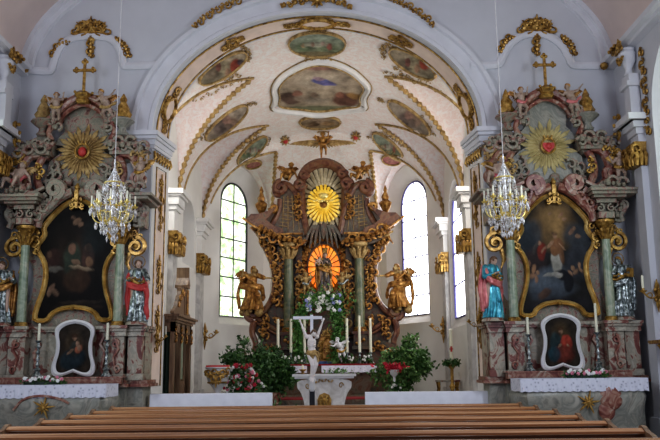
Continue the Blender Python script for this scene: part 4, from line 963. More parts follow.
        ux=0;u=z_(131); ux=s*A(40,118,0)[0]; mb=MB(); mb.lathe([(.12,0),(.16,.05),(.10,.12),(.09,.20),(.22,.30),(.30,.37),(.27,.42),(.12,.46),(.10,.56)],(ux,-.02,u),16); uo=B(mb,'urn',MARBP if s<0 else GREYM)
        mb=MB(); mb.lathe([(.18,.46),(.20,.54),(.15,.66),(.16,.73),(.08,.88),(.09,.94),(.015,1.10)],(ux,-.02,u),10,fold=lambda th,z:.16*sin(th*5+z*14)); mb.ell((ux,-.02,u+1.0),.05,6,5); B(mb,'urn_flame',GOLD if side>0 or s>0 else GOLDV,par=uo)
    for s in (-1,1):
        mb=MB(); MG=lambda u,v,d=0:(u,-.14-d,v); q=lambda pts:[(s*A(a,b,0)[0],A(a,b,0)[1]) for a,b in pts]
        orn(mb,MG,q([(28,141),(40,142),(54,142),(64,147)]),.24,.06,6,21,.06); orn(mb,MG,q([(24,160),(30,172),(38,184)]),.24,.055,5,22,-.2); orn(mb,MG,q([(46,188),(56,190),(66,191)]),.24,.06,4,23,.35); orn(mb,MG,q([(22,104),(30,112),(24,126)]),.18,.05,4,24,.0); orn(mb,MG,q([(62,198),(66,208),(58,220)]),.2,.05,4,25,.1)
        B(mb,'rocaille_carving',MARBP)
    # sunburst with heart
    zs=z_(146); mb=MB(); r_=random.Random(3)
    for k in range(32):
        a=2*pi*k/32+.05; L=(.70 if k%2 else .54)*(1.0+.12*r_.random()); w_=.052 if k%2 else .04; d=V3(cos(a),0,sin(a)); e=V3(-sin(a),0,cos(a)); c0=V3(0,.12,zs)
        mb.add([c0+d*.1+e*w_*.5,c0+d*.1-e*w_*.5,c0+d*L*.8-e*w_*1.1,c0+d*L,c0+d*L*.8+e*w_*1.1,c0+d*L*.5-V3(0,.045,0)],[(0,1,5),(1,2,5),(2,3,5),(3,4,5),(4,0,5)])
    sb=B(mb,'sunburst',GOLDV if side<0 else PALEG,False)
    mb=MB()
    if heart:
        o=[(.15*1.05*sin(a)**3,zs-.02+.15*(.85*cos(a)-.36*cos(2*a)-.12*cos(3*a))) for a in [2*pi*i/36 for i in range(36)]]; mb.prism(o,-.02,.10); 
        mb.ell((0,.02,zs),(.10,.08,.10),10,8)
    else: mb.ell((0,.05,zs),(.11,.10,.13),12,8)
    B(mb,'heart',RED,par=sb)
    mb=MB(); mb.tube([(.17*cos(a),.0,zs+.01+.19*sin(a)) for a in [2*pi*i/24 for i in range(24)]],.03,6,closed=True)
    for k in range(3): mb.tube([(-.08+.08*k,-.0,zs+.18),(-.10+.10*k,-.0,zs+.28)],.025,5)
    B(mb,'heart_rim',GOLD,par=sb)
    # cloud at the foot of the rays, cherub crown and cross
    mb=MB(); r_=random.Random(9)
    for k in range(16): mb.ell((r_.uniform(-.75,.75),.08,z_(178)+r_.uniform(-.28,.14)),(r_.uniform(.10,.2),.10,r_.uniform(.07,.13)),8,6)
    me=remesh(mb,.03,2); part('cloud',me,MARBP,t)
    zc0=z_(96); mb=MB(); mb.lathe([(.14,-.1),(.20,-.02),(.16,.03),(.24,.14),(.20,.17),(.06,.26)],(0,-.08,zc0),14,fold=lambda th,z:.14*sin(5*th)); 
    for k in range(5): a=k*2*pi/5; mb.ell((.22*cos(a),-.08+.22*sin(a),zc0+.19),.04,6,5)
    crown=B(mb,'crown',GOLD)
    zk=z_(57.5); zf=zc0+.18; za=z_(66); mb=MB(); mb.box(-.032,.032,-.11,-.05,zf,zk); wd=.21; mb.box(-wd,wd,-.11,-.05,za-.032,za+.032)
    for (a,b) in ((wd,za),(-wd,za),(0,zk)):
        for (e,f) in ((0,.055),(.05,0),(-.05,0),(0,-.03)): mb.ell((a+e,-.08,b+f),.045,8,6)
    mb.ell((0,-.1,za),.06,8,6); mb.build('cross',GOLD,t)
    return t
dk=(.012,.009,.008)
def basel(u,v): 
    g=max(0,.5-((u+.1)**2+(v-.05)**2)); return (.006+.028*g,.004+.016*g,.004+.010*g)
fl=paintf(basel,[(.0,.0,.45,.35,0,(.05,.03,.02),.6,.6),(-.1,-.02,.22,.30,.1,(.05,.07,.05),.9,.4),(-.12,.18,.10,.08,0,(.33,.18,.12),.95,.3),(.0,-.05,.12,.05,-.3,(.28,.17,.11),.9,.4),(.32,.02,.16,.22,0,(.10,.05,.04),.9,.4),(.32,.20,.09,.07,0,(.20,.11,.07),.9,.3),(.35,-.04,.10,.09,0,(.30,.17,.10),.9,.3),
  (.16,-.15,.32,.035,-.08,(.40,.30,.20),.9,.3),(.05,-.35,.35,.20,0,(.07,.035,.02),.8,.3),(-.62,.02,.22,.16,.2,(.07,.03,.025),.9,.4),(-.60,-.16,.26,.05,0,(.22,.20,.17),.8,.4),(-.72,.10,.07,.06,0,(.22,.12,.08),.9,.3),
  (-.02,.66,.10,.05,.4,(.28,.17,.11),.9,.3),(-.12,.72,.08,.03,-.3,(.22,.13,.09),.8,.3),(.08,.60,.07,.05,0,(.3,.18,.12),.8,.3),(-.62,-.48,.10,.06,.5,(.22,.13,.09),.9,.3),(-.52,-.55,.12,.05,-.4,(.2,.12,.08),.9,.3),(-.66,-.58,.07,.06,0,(.24,.15,.1),.9,.3),
  (.45,.35,.3,.3,0,(.02,.028,.03),.7,.6),(.2,-.72,.6,.03,0,(.05,.035,.025),.9,.3),(.1,-.80,.65,.05,0,(.035,.022,.015),.9,.3)])
def baser(u,v):
    g=max(0,1-((u+.02)**2*2.0+(v-.52)**2*3.6)); g=g**1.3; e=1-.6*min(1,abs(u)**3); return (.018+.34*g,.017+.20*g,.016+.07*g)
fr=paintf(baser,[(-.7,.28,.42,.26,.5,(.045,.06,.08),.85,.4),(.62,.28,.42,.22,-.3,(.05,.06,.075),.85,.4),(-.6,-.2,.36,.30,0,(.05,.03,.03),.8,.4),(.62,-.15,.36,.30,0,(.045,.05,.065),.8,.4),(-.25,-.42,.5,.20,.25,(.13,.16,.20),.85,.5),(-.1,-.62,.6,.14,.1,(.08,.10,.13),.8,.4),(.1,-.88,.9,.16,0,(.02,.018,.022),.9,.4),
  (.02,-.10,.14,.27,.03,(.50,.48,.42),.97,.25),(.05,.13,.19,.13,.3,(.24,.11,.05),.97,.25),(-.03,.06,.12,.08,-.5,(.30,.14,.06),.9,.3),(.14,.02,.07,.18,.2,(.19,.09,.04),.9,.3),(.0,.31,.062,.055,0,(.50,.29,.17),.97,.25),(.0,.355,.09,.035,0,(.18,.10,.05),.8,.3),(-.13,.17,.11,.025,.4,(.5,.3,.18),.9,.3),(.18,.13,.10,.025,-.6,(.45,.27,.16),.9,.3),
  (-.36,.05,.10,.17,-.4,(.26,.035,.02),.95,.3),(-.41,.19,.05,.042,0,(.45,.26,.16),.95,.25),(-.30,.10,.10,.022,.8,(.42,.24,.15),.9,.3),(-.52,.12,.13,.05,.9,(.12,.10,.09),.8,.3),(-.60,-.24,.09,.05,.9,(.40,.22,.12),.95,.3),(-.50,-.30,.05,.045,0,(.46,.27,.16),.95,.25),(-.66,-.36,.12,.035,.2,(.38,.21,.12),.9,.3),(-.55,-.42,.05,.07,.3,(.35,.19,.11),.9,.3),(-.72,-.14,.06,.045,0,(.36,.2,.12),.9,.3),
  (.44,-.24,.05,.045,0,(.44,.26,.15),.95,.25),(.50,-.30,.08,.03,.5,(.38,.22,.13),.9,.3),(.60,-.20,.045,.04,0,(.42,.25,.15),.95,.25),(.64,-.27,.07,.03,-.5,(.38,.22,.13),.9,.3),(.36,-.32,.07,.03,-.6,(.40,.23,.14),.9,.3),(.18,-.36,.22,.09,-.25,(.008,.008,.012),.98,.25),(.30,-.50,.13,.15,-.5,(.008,.008,.012),.98,.25),
  (.18,.66,.09,.035,.4,(.40,.24,.13),.9,.3),(.30,.60,.06,.035,0,(.45,.27,.17),.9,.3),(.24,.70,.05,.03,.9,(.35,.18,.12),.9,.3),(-.08,.70,.05,.03,0,(.33,.2,.12),.9,.3),(.45,.40,.09,.05,.6,(.30,.17,.11),.9,.3),(.52,.45,.045,.035,0,(.40,.24,.15),.9,.3),(.62,.30,.07,.04,0,(.36,.22,.14),.9,.3),(-.35,-.66,.18,.07,.3,(.13,.06,.03),.8,.4),(-.15,-.34,.22,.03,.1,(.50,.48,.42),.7,.4),(.02,-.34,.13,.05,0,(.42,.40,.36),.9,.3)])
ALT_L=side_altar(-5.90,-1,fl,None,False); ALT_R=side_altar(5.80,1,fr,None,True)

fpl=paintf((.035,.025,.018),[(0,.1,.5,.55,0,(.09,.06,.035),.7,.6),(-.05,-.45,.75,.42,.2,(.02,.035,.045),.95,.3),(.05,-.05,.30,.30,0,(.04,.045,.04),.9,.4),(.25,-.05,.22,.16,.4,(.38,.13,.07),.9,.4),(.0,.40,.13,.12,0,(.38,.22,.14),.95,.3),(.0,.50,.18,.08,0,(.07,.035,.02),.9,.3),(.2,.15,.12,.12,0,(.40,.25,.17),.9,.3),(.28,.0,.10,.12,0,(.38,.24,.16),.9,.3),(-.2,-.15,.22,.06,.5,(.33,.2,.13),.9,.3)])
fpr=paintf((.03,.022,.015),[(0,.25,.5,.5,0,(.11,.07,.03),.7,.6),(-.3,-.1,.35,.50,.15,(.025,.05,.055),.95,.3),(.28,-.05,.32,.32,-.2,(.42,.06,.035),.97,.3),(.1,-.5,.6,.35,0,(.20,.04,.025),.9,.4),(-.45,-.5,.35,.3,0,(.02,.06,.08),.9,.4),(-.02,.42,.12,.14,0,(.42,.24,.15),.95,.3),(-.02,.54,.17,.08,0,(.09,.045,.02),.9,.3),(0,.30,.14,.06,0,(.12,.06,.03),.8,.3),(-.1,-.15,.12,.05,.5,(.4,.24,.15),.9,.3),(.35,-.15,.1,.05,-.4,(.4,.24,.15),.9,.3)])
LAT=None
def mensa(X,side):
    sd='left' if side<0 else 'right'
    z=P(577 if side>0 else 60,379 if side>0 else 385.5,17.7).z; YM=17.7
    t=thing('altar_table','%s side altar table of grey marble with a gilded star on its bowed front'%sd,'altar',(X,YM,0))
    prof=[(.10,.0),(.02,.12),(.0,.25),(.10,.32),(.05,.55),(-.06,.85),(-.10,1.02),(-.04,1.16),(.08,z-.14),(.0,z-.10),(-.04,z-.04)]
    vs=[];fs=[];
    for e,h in prof:
        hx=1.28-e; f=-e*-1; 
        pts=[(-hx,1.28),(-hx,.12-(.10-e)*0),(-hx+.12,e),(hx-.12,e),(hx,.12),(hx,1.28)]; vs+=[(a,b,h) for a,b in pts]
    n=6
    for i in range(len(prof)-1):
        for k in range(n): l=(k+1)%n; fs.append((i*n+k,i*n+l,(i+1)*n+l,(i+1)*n+k))
    fs.append(tuple(range(n))); fs.append(tuple((len(prof)-1)*n+k for k in range(n)))
    mb=MB(); mb.add(vs,fs); mb.build('body',GREYM,t)
    mb=MB(); mb.box(-1.33,1.33,-.03,1.30,z-.05,z); mb.build('slab',MARB,t,False)
    mb=MB(); MQ=lambda u,v,d=0:(u,-.10-d,v); o=.05
    for k in range(10): a=k*pi/5+.1; L=.26 if k%2==0 else .15; tubeM(mb,MQ,[(o,.9),(o+L*.6*cos(a),.9+L*.6*sin(a)),(o+L*cos(a),.9+L*sin(a))],[.035,.025,.006],.01)
    mb.ell(MQ(o,.9,.03),.06,8,6); mb.build('star',GOLD,t)
    if side>0:
        mb=MB(); mb.ell((.55,-.06,.98),(.26,.06,.26),16,10); mb.ell((.45,-.05,.72),(.18,.05,.22),14,8); mb.build('red_inlay',MARBR,t)
    else:
        mb=MB(); tubeM(mb,MQ,smooth2([(-.6,.85),(-.4,1.1),(0,1.16),(.4,1.08),(.6,.98)],2,False),[.03]*18,.0); mb.build('red_inlay',MARBR,t)
    mb=MB(); mb.box(-1.42,1.42,.95,1.30,z,z+.14); mb.box(-1.46,1.46,.93,1.30,z+.14,z+.17); g=mb.build('gradine',MARBR,t,False)
    # cloth
    c=thing('altar_cloth','white lace-edged cloth on the %s side altar table'%sd,'cloth',(X,YM,z),group=None)
    mb=MB(); hw=1.38; mb.box(-hw,hw,-.07,.92,.003,.016); mb.build('top',LINEN,c,False)
    mb=MB(); n=120; vs=[];fs=[]; path=[(-hw,.9)]+[(-hw,.9-.97*i/10) for i in range(1,11)]+[(-hw+2*hw*i/n,-.075) for i in range(n+1)]+[(hw,-.07+.97*i/10) for i in range(11)]
    for i,(a,b) in enumerate(path):
        w_=.012*sin(i*.9)+.008*sin(i*2.3); 
        for j in range(5): q=j/4; vs.append((a+(w_*q if abs(a)==hw else 0),b+(w_*q if abs(a)<hw else 0)-.02*q*(abs(a)<hw),.016-(.265+.02*abs(sin(i*.42)))*q))
    for i in range(len(path)-1):
        for j in range(4): fs.append((i*5+j,i*5+j+1,(i+1)*5+j+1,(i+1)*5+j))
    mb.add(vs,fs); mb.build('lace_border',LACE,c)
    return t,z
m_,t_,b_=nt('lace'); LACE=m_
vr=t_.nodes.new('ShaderNodeTexVoronoi'); vr.inputs['Scale'].default_value=13; tc=t_.nodes.new('ShaderNodeTexCoord'); sock(t_,tc.outputs['Object'],vr.inputs['Vector']); rr_=ramp(t_,[(.12,(.40,.41,.50)),(.3,(.68,.69,.78)),(.55,(.74,.75,.84))],vr.outputs['Distance']); sock(t_,rr_.outputs[0],b_.inputs['Base Color']); b_.inputs['Roughness'].default_value=.9
def candlestick(label,loc,hgt,cand,mat=SILVER,sc=1,group=None,r=.028):
    t=thing('candlestick',label,'candlestick',loc,0,group)
    mb=MB(); mb.lathe([(.12*sc,0),(.12*sc,.02),(.075*sc,.06),(.05*sc,.13),(.075*sc,.17),(.03*sc,.22)],(0,0,0),12); mb.build('foot',mat,t)
    pr=[(.03*sc,.2)]; z=.2
    while z<hgt-.1: pr+= [(.022*sc,z+.03),(.042*sc,z+.08),(.022*sc,z+.13)]; z+=.14
    pr+=[(.02*sc,hgt-.06),(.06*sc,hgt-.02),(.065*sc,hgt)]; mb=MB(); mb.lathe(pr,(0,0,0),12); mb.build('stem',mat,t)
    mb=MB(); mb.lathe([(r,hgt),(r*.95,hgt+cand*.6),(r*.9,hgt+cand-.01),(r*.3,hgt+cand)],(0,0,0),10); mb.build('candle',IVORY,t)
    return t
ALT={}
for side,X in ((-1,-5.93),(1,5.77)):
    sd='left' if side<0 else 'right'; t,z=mensa(X,side); ALT[side]=(X,z)
    # framed picture standing on the gradine
    Yp=18.92; cx=(-5.70 if side<0 else 5.69)
    z0=z+.17; f=1.33/54.5
    H=[(0,54.5),(10,53),(18,48),(19.5,42),(17,33),(17.5,21),(21.5,9),(19.5,1),(12,0),(0,4.5)]
    pol=[(a*f,b*f) for a,b in smooth2(H,2,False)]; pol=pol+[(-a,b) for a,b in reversed(pol) if a>1e-4]
    k=thing('small_picture','small white-framed picture on the %s side altar showing %s'%(sd,'a figure holding a child' if side<0 else 'a bearded red-robed figure'),'picture',(cx,Yp,z0))
    inn=[(a*.80,b*.86+.09) for a,b in pol]
    mb=canvas(inn,lambda u,v,d=0:(u,-.015,v),fpl if side<0 else fpr,24,90,c=(0,.65)); mb.build('painting',PAINT,k)
    mb=MB(); 
    vs=[];fs=[];n=len(pol)
    for i in range(n):
        a,b=pol[i]; c_,d_=inn[i]; vs+=[(a,.03,b),(a,-.04,b),((a+c_)/2,-.07,(b+d_)/2),(c_,-.03,d_),(c_,0,d_)]
    for i in range(n):
        for j in range(4): fs.append((i*5+j,i*5+j+1,((i+1)%n)*5+j+1,((i+1)%n)*5+j))
    mb.add(vs,fs); mb.build('frame',WHITEP,k)
    mb=MB(); mb.prism(pol,.02,.05); mb.build('backing',WOODK,k,False)
    for s in (-1,1):
        tall=(side>0 and s>0)
        candlestick('silver candlestick %s on the %s side altar%s'%('left of the picture' if s<0 else 'right of the picture',sd,', with the tallest candle' if tall else ''),(cx+s*.80,18.80,z+.17),.87 if tall else .84,.68 if tall else .40,sc=1.15,r=.034)
    # flowers
    r=random.Random(4+side); fx=X+(.14 if side>0 else -.10); fo=thing('flower_arrangement','low trough of pink and white flowers with greenery on the %s side altar cloth'%sd,'flowers',(fx,17.95,z+.018))
    mb=MB(); mb.lathe([(.42,0),(.45,.05),(.44,.06),(.40,.05)],(0,0,0),20,sy=.22); mb.build('trough',DKGRN,fo)
    mb=MB(); leafcloud(mb,r,420,lambda q:(q.uniform(-.48,.48),q.uniform(-.09,.09),.03+abs(q.gauss(0,.05))),.075); mb.build('foliage',LEAF,fo,False)
    for i in range(22):
        mb=MB(); c=V3(-.45+.9*(i+.5)/22+r.uniform(-.02,.02),r.uniform(-.11,.02),r.uniform(.08,.17))
        for q in range(6): a=q*pi/3; mb.ell(c+V3(.022*cos(a),-.01,.022*sin(a)),(.022,.015,.022),6,4)
        mb.ell(c-V3(0,.015,0),.014,6,4); mb.build('blossom',FLP if i%3==0 else FLW,fo)
# ---- figures on the side altars
zp=z_(322)
def amats(side): return None
saint('saint statue in blue and rose robes at the left edge of the right side altar',(5.80-1.66,19.05,zp+.06),.5,(SKIN,BLUE,ROSE,GOLD),1,.88,0,0)
saint('silvered saint statue with ring halo and book right of the right side altar',(5.80+1.46,19.10,zp+.06),-.35,(SILVER,SILVER,SILVER,GOLD),-1,.86,.16,2,'book')
saint('haloed saint statue in silver skirt and red cloak right of the left side altar',(-5.90+1.60,19.05,zp+.06),-.2,(SKIN,SILVER,RED,GOLD),1,.88,.17,1)
saint('silver and gold saint statue with ring halo and crozier left of the left side altar',(-5.90-1.62,19.05,zp+.06),.3,(SKIN,SILVER,BRONZE,GOLD),-1,.88,.17,2,'staff')
for side,X in ((-1,-5.90),(1,5.80)):
    sd='left' if side<0 else 'right'
    zt_=z_(120); ze=z_(192)
    mats=(STUCF,ROSE if side>0 else GOLDV,BRONZE)
    PUTTI[0]('winged putto with raised arms on the left of the %s side altar top arch'%sd,(X-.66,19.25,zt_-.02),.2,.92,mats=mats)
    PUTTI[2]('leaning winged putto on the right of the %s side altar top arch'%sd,(X+.62,19.25,zt_),-.1,.98,mats=mats)
    PUTTI[1]('seated winged putto on the left shoulder of the %s side altar cornice'%sd,(X-1.42,18.95,ze+.02),.1,1.15,mats=(STUCF,ROSE,GOLD if side>0 else GOLDV))
    PUTTI[0]('winged putto with gold sash on the right shoulder of the %s side altar cornice'%sd,(X+1.60,19.0,ze+.06),-.3,.95,mats=(STUCF,GOLD,GOLD))
    # candle brackets
def sconce(label,loc,s,lit=True,sc=1,mat=GOLD,candle=True):
    t=thing('wall_sconce',label,'candle holder',loc,0,'gilded wall sconces',sc)     # arm reaches to -x*s
    mb=MB(); M=lambda u,v,d=0:(-s*(.02+d),u,v); crest(mb,M,0,.0,.26,.3,.028); crest(mb,M,0,-.02,.22,.34,.025,up=-1); mb.build('back_plate',mat,t)
    mb=MB(); mb.tube([(-s*(.03+.30*q),0,-.10*sin(q*pi)+.04*q) for q in [i/10 for i in range(11)]],.018,6); mb.tube([(-s*(.2+.05*cos(a)),0,-.02+.05*sin(a)) for a in [i*.6 for i in range(9)]],.012,5); mb.lathe([(.02,.02),(.07,.06),(.075,.075),(.03,.08),(.03,.12)],(-s*.33,0,.0),12); mb.build('arm',mat,t)
    if candle: mb=MB(); mb.lathe([(.026,.10),(.025,.36),(.008,.38)],(-s*.33,0,0),10); mb.build('candle',IVORY,t)
    return t
sconce('gilded sconce with candle on the right nave wall beside the side altar',(7.79,18.2,3.25),1,sc=1.15)
sconce('gilded sconce with candle on the left jamb of the chancel arch',(-4.13,20.35,2.45),-1,sc=.8)
sconce('gilded sconce with candle on the right jamb of the chancel arch',(4.13,20.6,2.75),1,sc=.9)
sconce('gilded sconce without candle on the left pilaster by the apse',(-4.45,29.6,2.9),-1,candle=False,sc=1.5)
sconce('gilded sconce without candle on the right pilaster by the apse',(4.45,29.6,3.05),1,candle=False,sc=1.5)
t=thing('wall_shelf','small gilt-edged wooden shelf on the right nave wall below the sconce','shelf',(7.79,17.9,2.15)); mb=MB(); mb.box(-.32,0,-.35,.35,-.02,.03); mb.build('board',WOODT,t,False); mb=MB(); mb.box(-.34,-.30,-.37,.37,.0,.06); mb.tube([(-.02,0,-.3),(-.12,0,-.22),(-.25,0,-.03)],.04,6); mb.build('gilt_edge',GOLD,t)
# ================================================================== HIGH ALTAR
YH=31.1
def H(hx,y,dy=0):
    p=P(323,y,YH+dy); D=depth(p); return (hx*D/FPX, p.z)
def hz(y,dy=0): return H(0,y,dy)[1]
def hxp(hx,y): return H(hx,y)[0]
ha=thing('high_altar_retable','towering brown and red marble high altar retable filling the apse between the two tall windows','altar',(0,YH,0))
BH=lambda mb,n,m,sm=True,par=ha: mb.build(n,m,par,sm)
def mirrorpoly(h,dy=0):
    q=[H(a,b,dy) for a,b in h]; return q+[(-x,z) for x,z in reversed(q) if abs(x)>1e-4]
N_=28; nich=[(hxp(16,268)*cos(a)*1.0, hz(268)+ (hz(244)-hz(292))/2*sin(a)) for a in [2*pi*i/N_ for i in range(N_)]]
mb=MB(); mb.prism(mirrorpoly([(0,226),(40,226),(58,228),(65,235),(61,244),(55,254),(51,266),(49,284),(52,298),(58,309),(68,318),(70,330),(64,340),(64,350),(0,350)]),.0,.5,[nich]); BH(mb,'back_board',HAM,False)
mb=MB(); mb.prism(mirrorpoly([(0,342),(60,342),(70,346),(70,354),(74,360),(74,402),(0,402)]),-.35,.5); mb.box(-3.0,3.0,-.5,.5,.45,.75); BH(mb,'base',HAM,False)
mb=MB()
for s in (-1,1):
    pts=smooth2([H(s*a,b) for a,b in ((12,334),(26,334),(38,333),(50,329),(60,322),(68,318))],2,False); mb.tube([(p[0],-.10,p[1]) for p in pts],.09,8); mb.tube([(p[0],-.12,p[1]-.16) for p in pts],.05,8)
BH(mb,'lower_cornice',HAR)
for s in (-1,1):
    q=lambda pts:[(s*H(a,b)[0],H(a,b)[1]) for a,b in pts]; MG=lambda u,v,d=0:(u,-.12-d,v)
    # concave flank, console volute
    mb=MB(); tubeM(mb,MG,smooth2(q([(62,240),(55,254),(50,268),(49,284),(52,299),(60,311),(70,317)]),2,False),[.16,.12,.11,.12,.15],.0,8); tubeM(mb,MG,spiral(*q([(71,312)])[0],.30,.05,-pi/2,s*1.5,22),[.13]*22,.05,7)
    tubeM(mb,MG,smooth2(q([(70,320),(73,332),(68,342),(70,352)]),2,False),[.15,.12,.11,.14],.02,8); BH(mb,'flank_scroll',HAR)
    # cornice wing
    mb=MB(); mb.prism(q([(38,238),(40,231),(50,227),(56,222),(51,216),(46,209),(54,213),(63,216),(71,216),(76,221),(70,227),(62,232),(54,236),(46,238)]),-.62,.45)
    BH(mb,'cornice_wing',HAR,False)
    mb=MB(); mb.prism(q([(18,246),(18,239),(40,241),(52,238),(63,233),(60,240),(50,245),(40,247)]),-.45,.45); BH(mb,'frieze',HAG,False)
    mb=MB(); tubeM(mb,MG,smooth2(q([(79,220),(70,227),(60,233),(48,237),(34,236),(20,236)]),2,False),[.05]*20,.52); tubeM(mb,MG,spiral(*q([(49,210)])[0],.16,.04,pi,-s*1.2,16),[.09]*16,.4); BH(mb,'cornice_moulding',BRONZE)
    # column with capital
    x0=s*hxp(35,290); zb_=hz(332,-.4); zc_=hz(259,-.4); zt_=hz(243,-.4)
    mb=MB(); mb.lathe([(.20,.12),(.19,.3),(.195,(zc_-zb_)*.35),(.165,zc_-zb_)],(x0,-.38,zb_),22); c=BH(mb,'column',HAGR)
    mb=MB(); mb.lathe([(.28,0),(.28,.07),(.24,.09),(.25,.15),(.2,.18)],(x0,-.38,zb_),20); BH(mb,'column_base',BRONZE,par=c)
    mb=MB(); mb.lathe([(.17,0),(.20,.05),(.18,.1),(.22,.4),(.34,zt_-zc_-.12),(.36,zt_-zc_)],(x0,-.38,zc_),16)
    for k in range(8):
        a=k*pi/4; d=V3(cos(a),sin(a),0); b=V3(x0,-.38,zc_+.05); mb.tube([b+d*.16,b+d*.26+V3(0,0,.24),b+d*.36+V3(0,0,.34),b+d*.32+V3(0,0,.24)],[.05,.09,.06,.02],6)
    BH(mb,'capital',GOLDV,par=c)
    mb=MB(); mb.box(min(x0-.26,x0+.26),max(x0-.26,x0+.26),-.7,.1,hz(350),zb_); mb.box(x0-.32,x0+.32,-.76,.1,zb_-.1,zb_); mb.box(x0-.32,x0+.32,-.76,.1,hz(350),hz(350)+.12); BH(mb,'pedestal',HAM,False)
    # second, flat pilaster and gilded hangings
    mb=MB(); x1=s*hxp(43,290); mb.box(x1-.14,x1+.14,-.18,.1,zb_,zt_); x2=s*hxp(25,290); mb.box(x2-.12,x2+.12,-.15,.1,zb_,zt_); BH(mb,'pilaster_strip',HAM,False)
    mb=MB(); orn(mb,MG,q([(43,250),(44,268),(43,290),(42,310)]),.22,.05,8,4,.1); orn(mb,MG,q([(52,243),(56,248),(50,260)]),.28,.06,4,5,.1); orn(mb,MG,q([(60,236),(58,246)]),.25,.06,3,5,.2); orn(mb,MG,q([(56,316),(62,328),(60,338)]),.25,.05,4,6,.1); orn(mb,MG,q([(48,318),(42,326),(30,322)]),.22,.05,5,6,.2)
    BH(mb,'gilded_hangings',BRONZE)
    # shoulder volute
    mb=MB(); mb.prism(q([(12,238),(15,226),(19,212),(23,198),(28,189),(35,184),(44,183),(48,190),(45,196),(41,201),(43,211),(47,220),(50,230),(48,238)]),-.28,.3); BH(mb,'shoulder_volute',HAG,False)
    mb=MB(); tubeM(mb,MG,smooth2(q([(16,236),(20,216),(25,199),(31,188),(40,184),(47,188),(48,195),(42,196)]),2,False),[.14,.13,.13,.15,.15,.1],.12,8); tubeM(mb,MG,smooth2(q([(43,200),(44,212),(50,224),(56,230)]),2,False),[.12,.13,.12],.12,8); tubeM(mb,MG,spiral(*q([(42,189)])[0],.26,.05,pi/2,-s*1.4,20),[.13]*20,.2,7); BH(mb,'volute_rib',HAR)
    mb=MB()
    for k in range(9):
        a=q([(27+k*1.6-4,201+k*3.3)])[0]; b=q([(37+k*.9,199+k*3.4)])[0]; c_=q([(26+k*.8,206+k*3.2)])[0]
        tubeM(mb,MG,[a,b],.022,.18)
    for k in range(4):
        a=q([(27+k*4,197)])[0]; b=q([(24+k*5.6,232)])[0]; tubeM(mb,MG,[a,b],.022,.18)
    BH(mb,'gilded_lattice',GOLDV)
    mb=MB(); orn(mb,MG,q([(20,244),(34,243),(50,238),(64,230)]),.30,.07,9,11,.5); orn(mb,MG,q([(24,262),(25,285),(24,310)]),.26,.06,7,12,.1); orn(mb,MG,q([(24,196),(28,208),(24,222)]),.22,.05,5,13,.25); orn(mb,MG,q([(50,262),(46,285),(50,305)]),.24,.06,6,14,.15); orn(mb,MG,q([(44,350),(56,346),(62,356)]),.22,.05,4,15,.35); orn(mb,MG,q([(30,345),(40,340)]),.2,.05,3,16,.5); BH(mb,'foliage_carving',BRONZE)
    # finial urn on the cornice wing
    ux=s*hxp(62,215); uz=hz(218); mb=MB(); mb.M=Matrix.Translation((ux,-.1,uz))@Matrix.Diagonal((1.15,1.15,1.3,1))@Matrix.Translation((-ux,.1,-uz)); mb.lathe([(.12,0),(.14,.05),(.07,.14),(.17,.3),(.22,.42),(.10,.52),(.13,.62),(.05,.78),(.07,.84),(.015,.98)],(ux,-.1,uz),12,fold=lambda th,z:.12*sin(th*5+z*9)); BH(mb,'finial',BRONZE)
# aureole
mb=MB(); pt=smooth2([H(a,b) for a,b in ((24,232),(23,218),(22,204),(23,190),(22,180),(17,170),(9,165),(0,163),(-9,165),(-17,170),(-22,180),(-23,190),(-22,204),(-23,218),(-24,232))],2,False)
mb.sweep(pt,[(.20,-.3),(.20,.12),(.10,.24),(-.08,.26),(-.18,.14),(-.20,-.3)],lambda u,v,d=0:(u,.0-d,v),closed=False)
for s in (-1,1):
    MG=lambda u,v,d=0:(u,-.25-d,v); tubeM(mb,MG,spiral(*H(s*23,186),.22,.05,0,s*1.4,18),[.11]*18,.05,7); tubeM(mb,MG,spiral(*H(s*19,176),.18,.04,0,s*1.4,18),[.09]*18,.05,7)
BH(mb,'aureole_arch',HAR)
mb=MB(); mb.prism([(p[0],p[1]) for p in pt],.12,.3); BH(mb,'aureole_panel',HAG,False)
def rays(n,cx,cz,r0,r1,w,y,vary=.15,seed=2,squash=1):
    mb=MB(); rr=random.Random(seed)
    for k in range(n):
        a=2*pi*k/n; L=r1*(1+vary*rr.uniform(-1,1)); d=V3(cos(a),0,sin(a)*squash); e=V3(-sin(a),0,cos(a)); c0=V3(cx,y,cz)
        mb.add([c0+d*r0+e*w*.5,c0+d*r0-e*w*.5,c0+d*L-e*w*1.2,c0+d*L*1.04,c0+d*L+e*w*1.2,c0+d*L*.6-V3(0,.05,0)],[(0,1,5),(1,2,5),(2,3,5),(3,4,5),(4,0,5)])
    return mb
BH(rays(26,0,hz(196),.25,1.15,.09,.02,.12,2,1.25),'silver_rays',M_noise('pale_gilding',[(.3,(.42,.34,.20)),(.6,(.70,.62,.42))],6,.4,.3),False)
gl=rays(26,0,hz(205),.15,.66,.050,-.20,.08,4,1.1); gg=BH(gl,'glowing_glory',YELG,False)  # gilded rays that glow by their own material
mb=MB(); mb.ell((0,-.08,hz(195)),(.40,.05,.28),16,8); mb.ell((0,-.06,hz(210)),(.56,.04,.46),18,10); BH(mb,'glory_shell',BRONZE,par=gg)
mb=MB(); mb.ell((0,-.22,hz(193.5)),(.30,.05,.10),14,8); BH(mb,'glory_glow',YELG,par=gg)  # bright eye of the glory, its glow is in the material
mb=MB(); mb.ell((0,-.24,hz(197)),(.20,.06,.13),12,8); 
for i in range(8): mb.ell((-.36+.1*i,-.2,hz(202)+.03*sin(i*2)),.06,7,5)
BH(mb,'glory_cloud',GOLDB,par=gg)
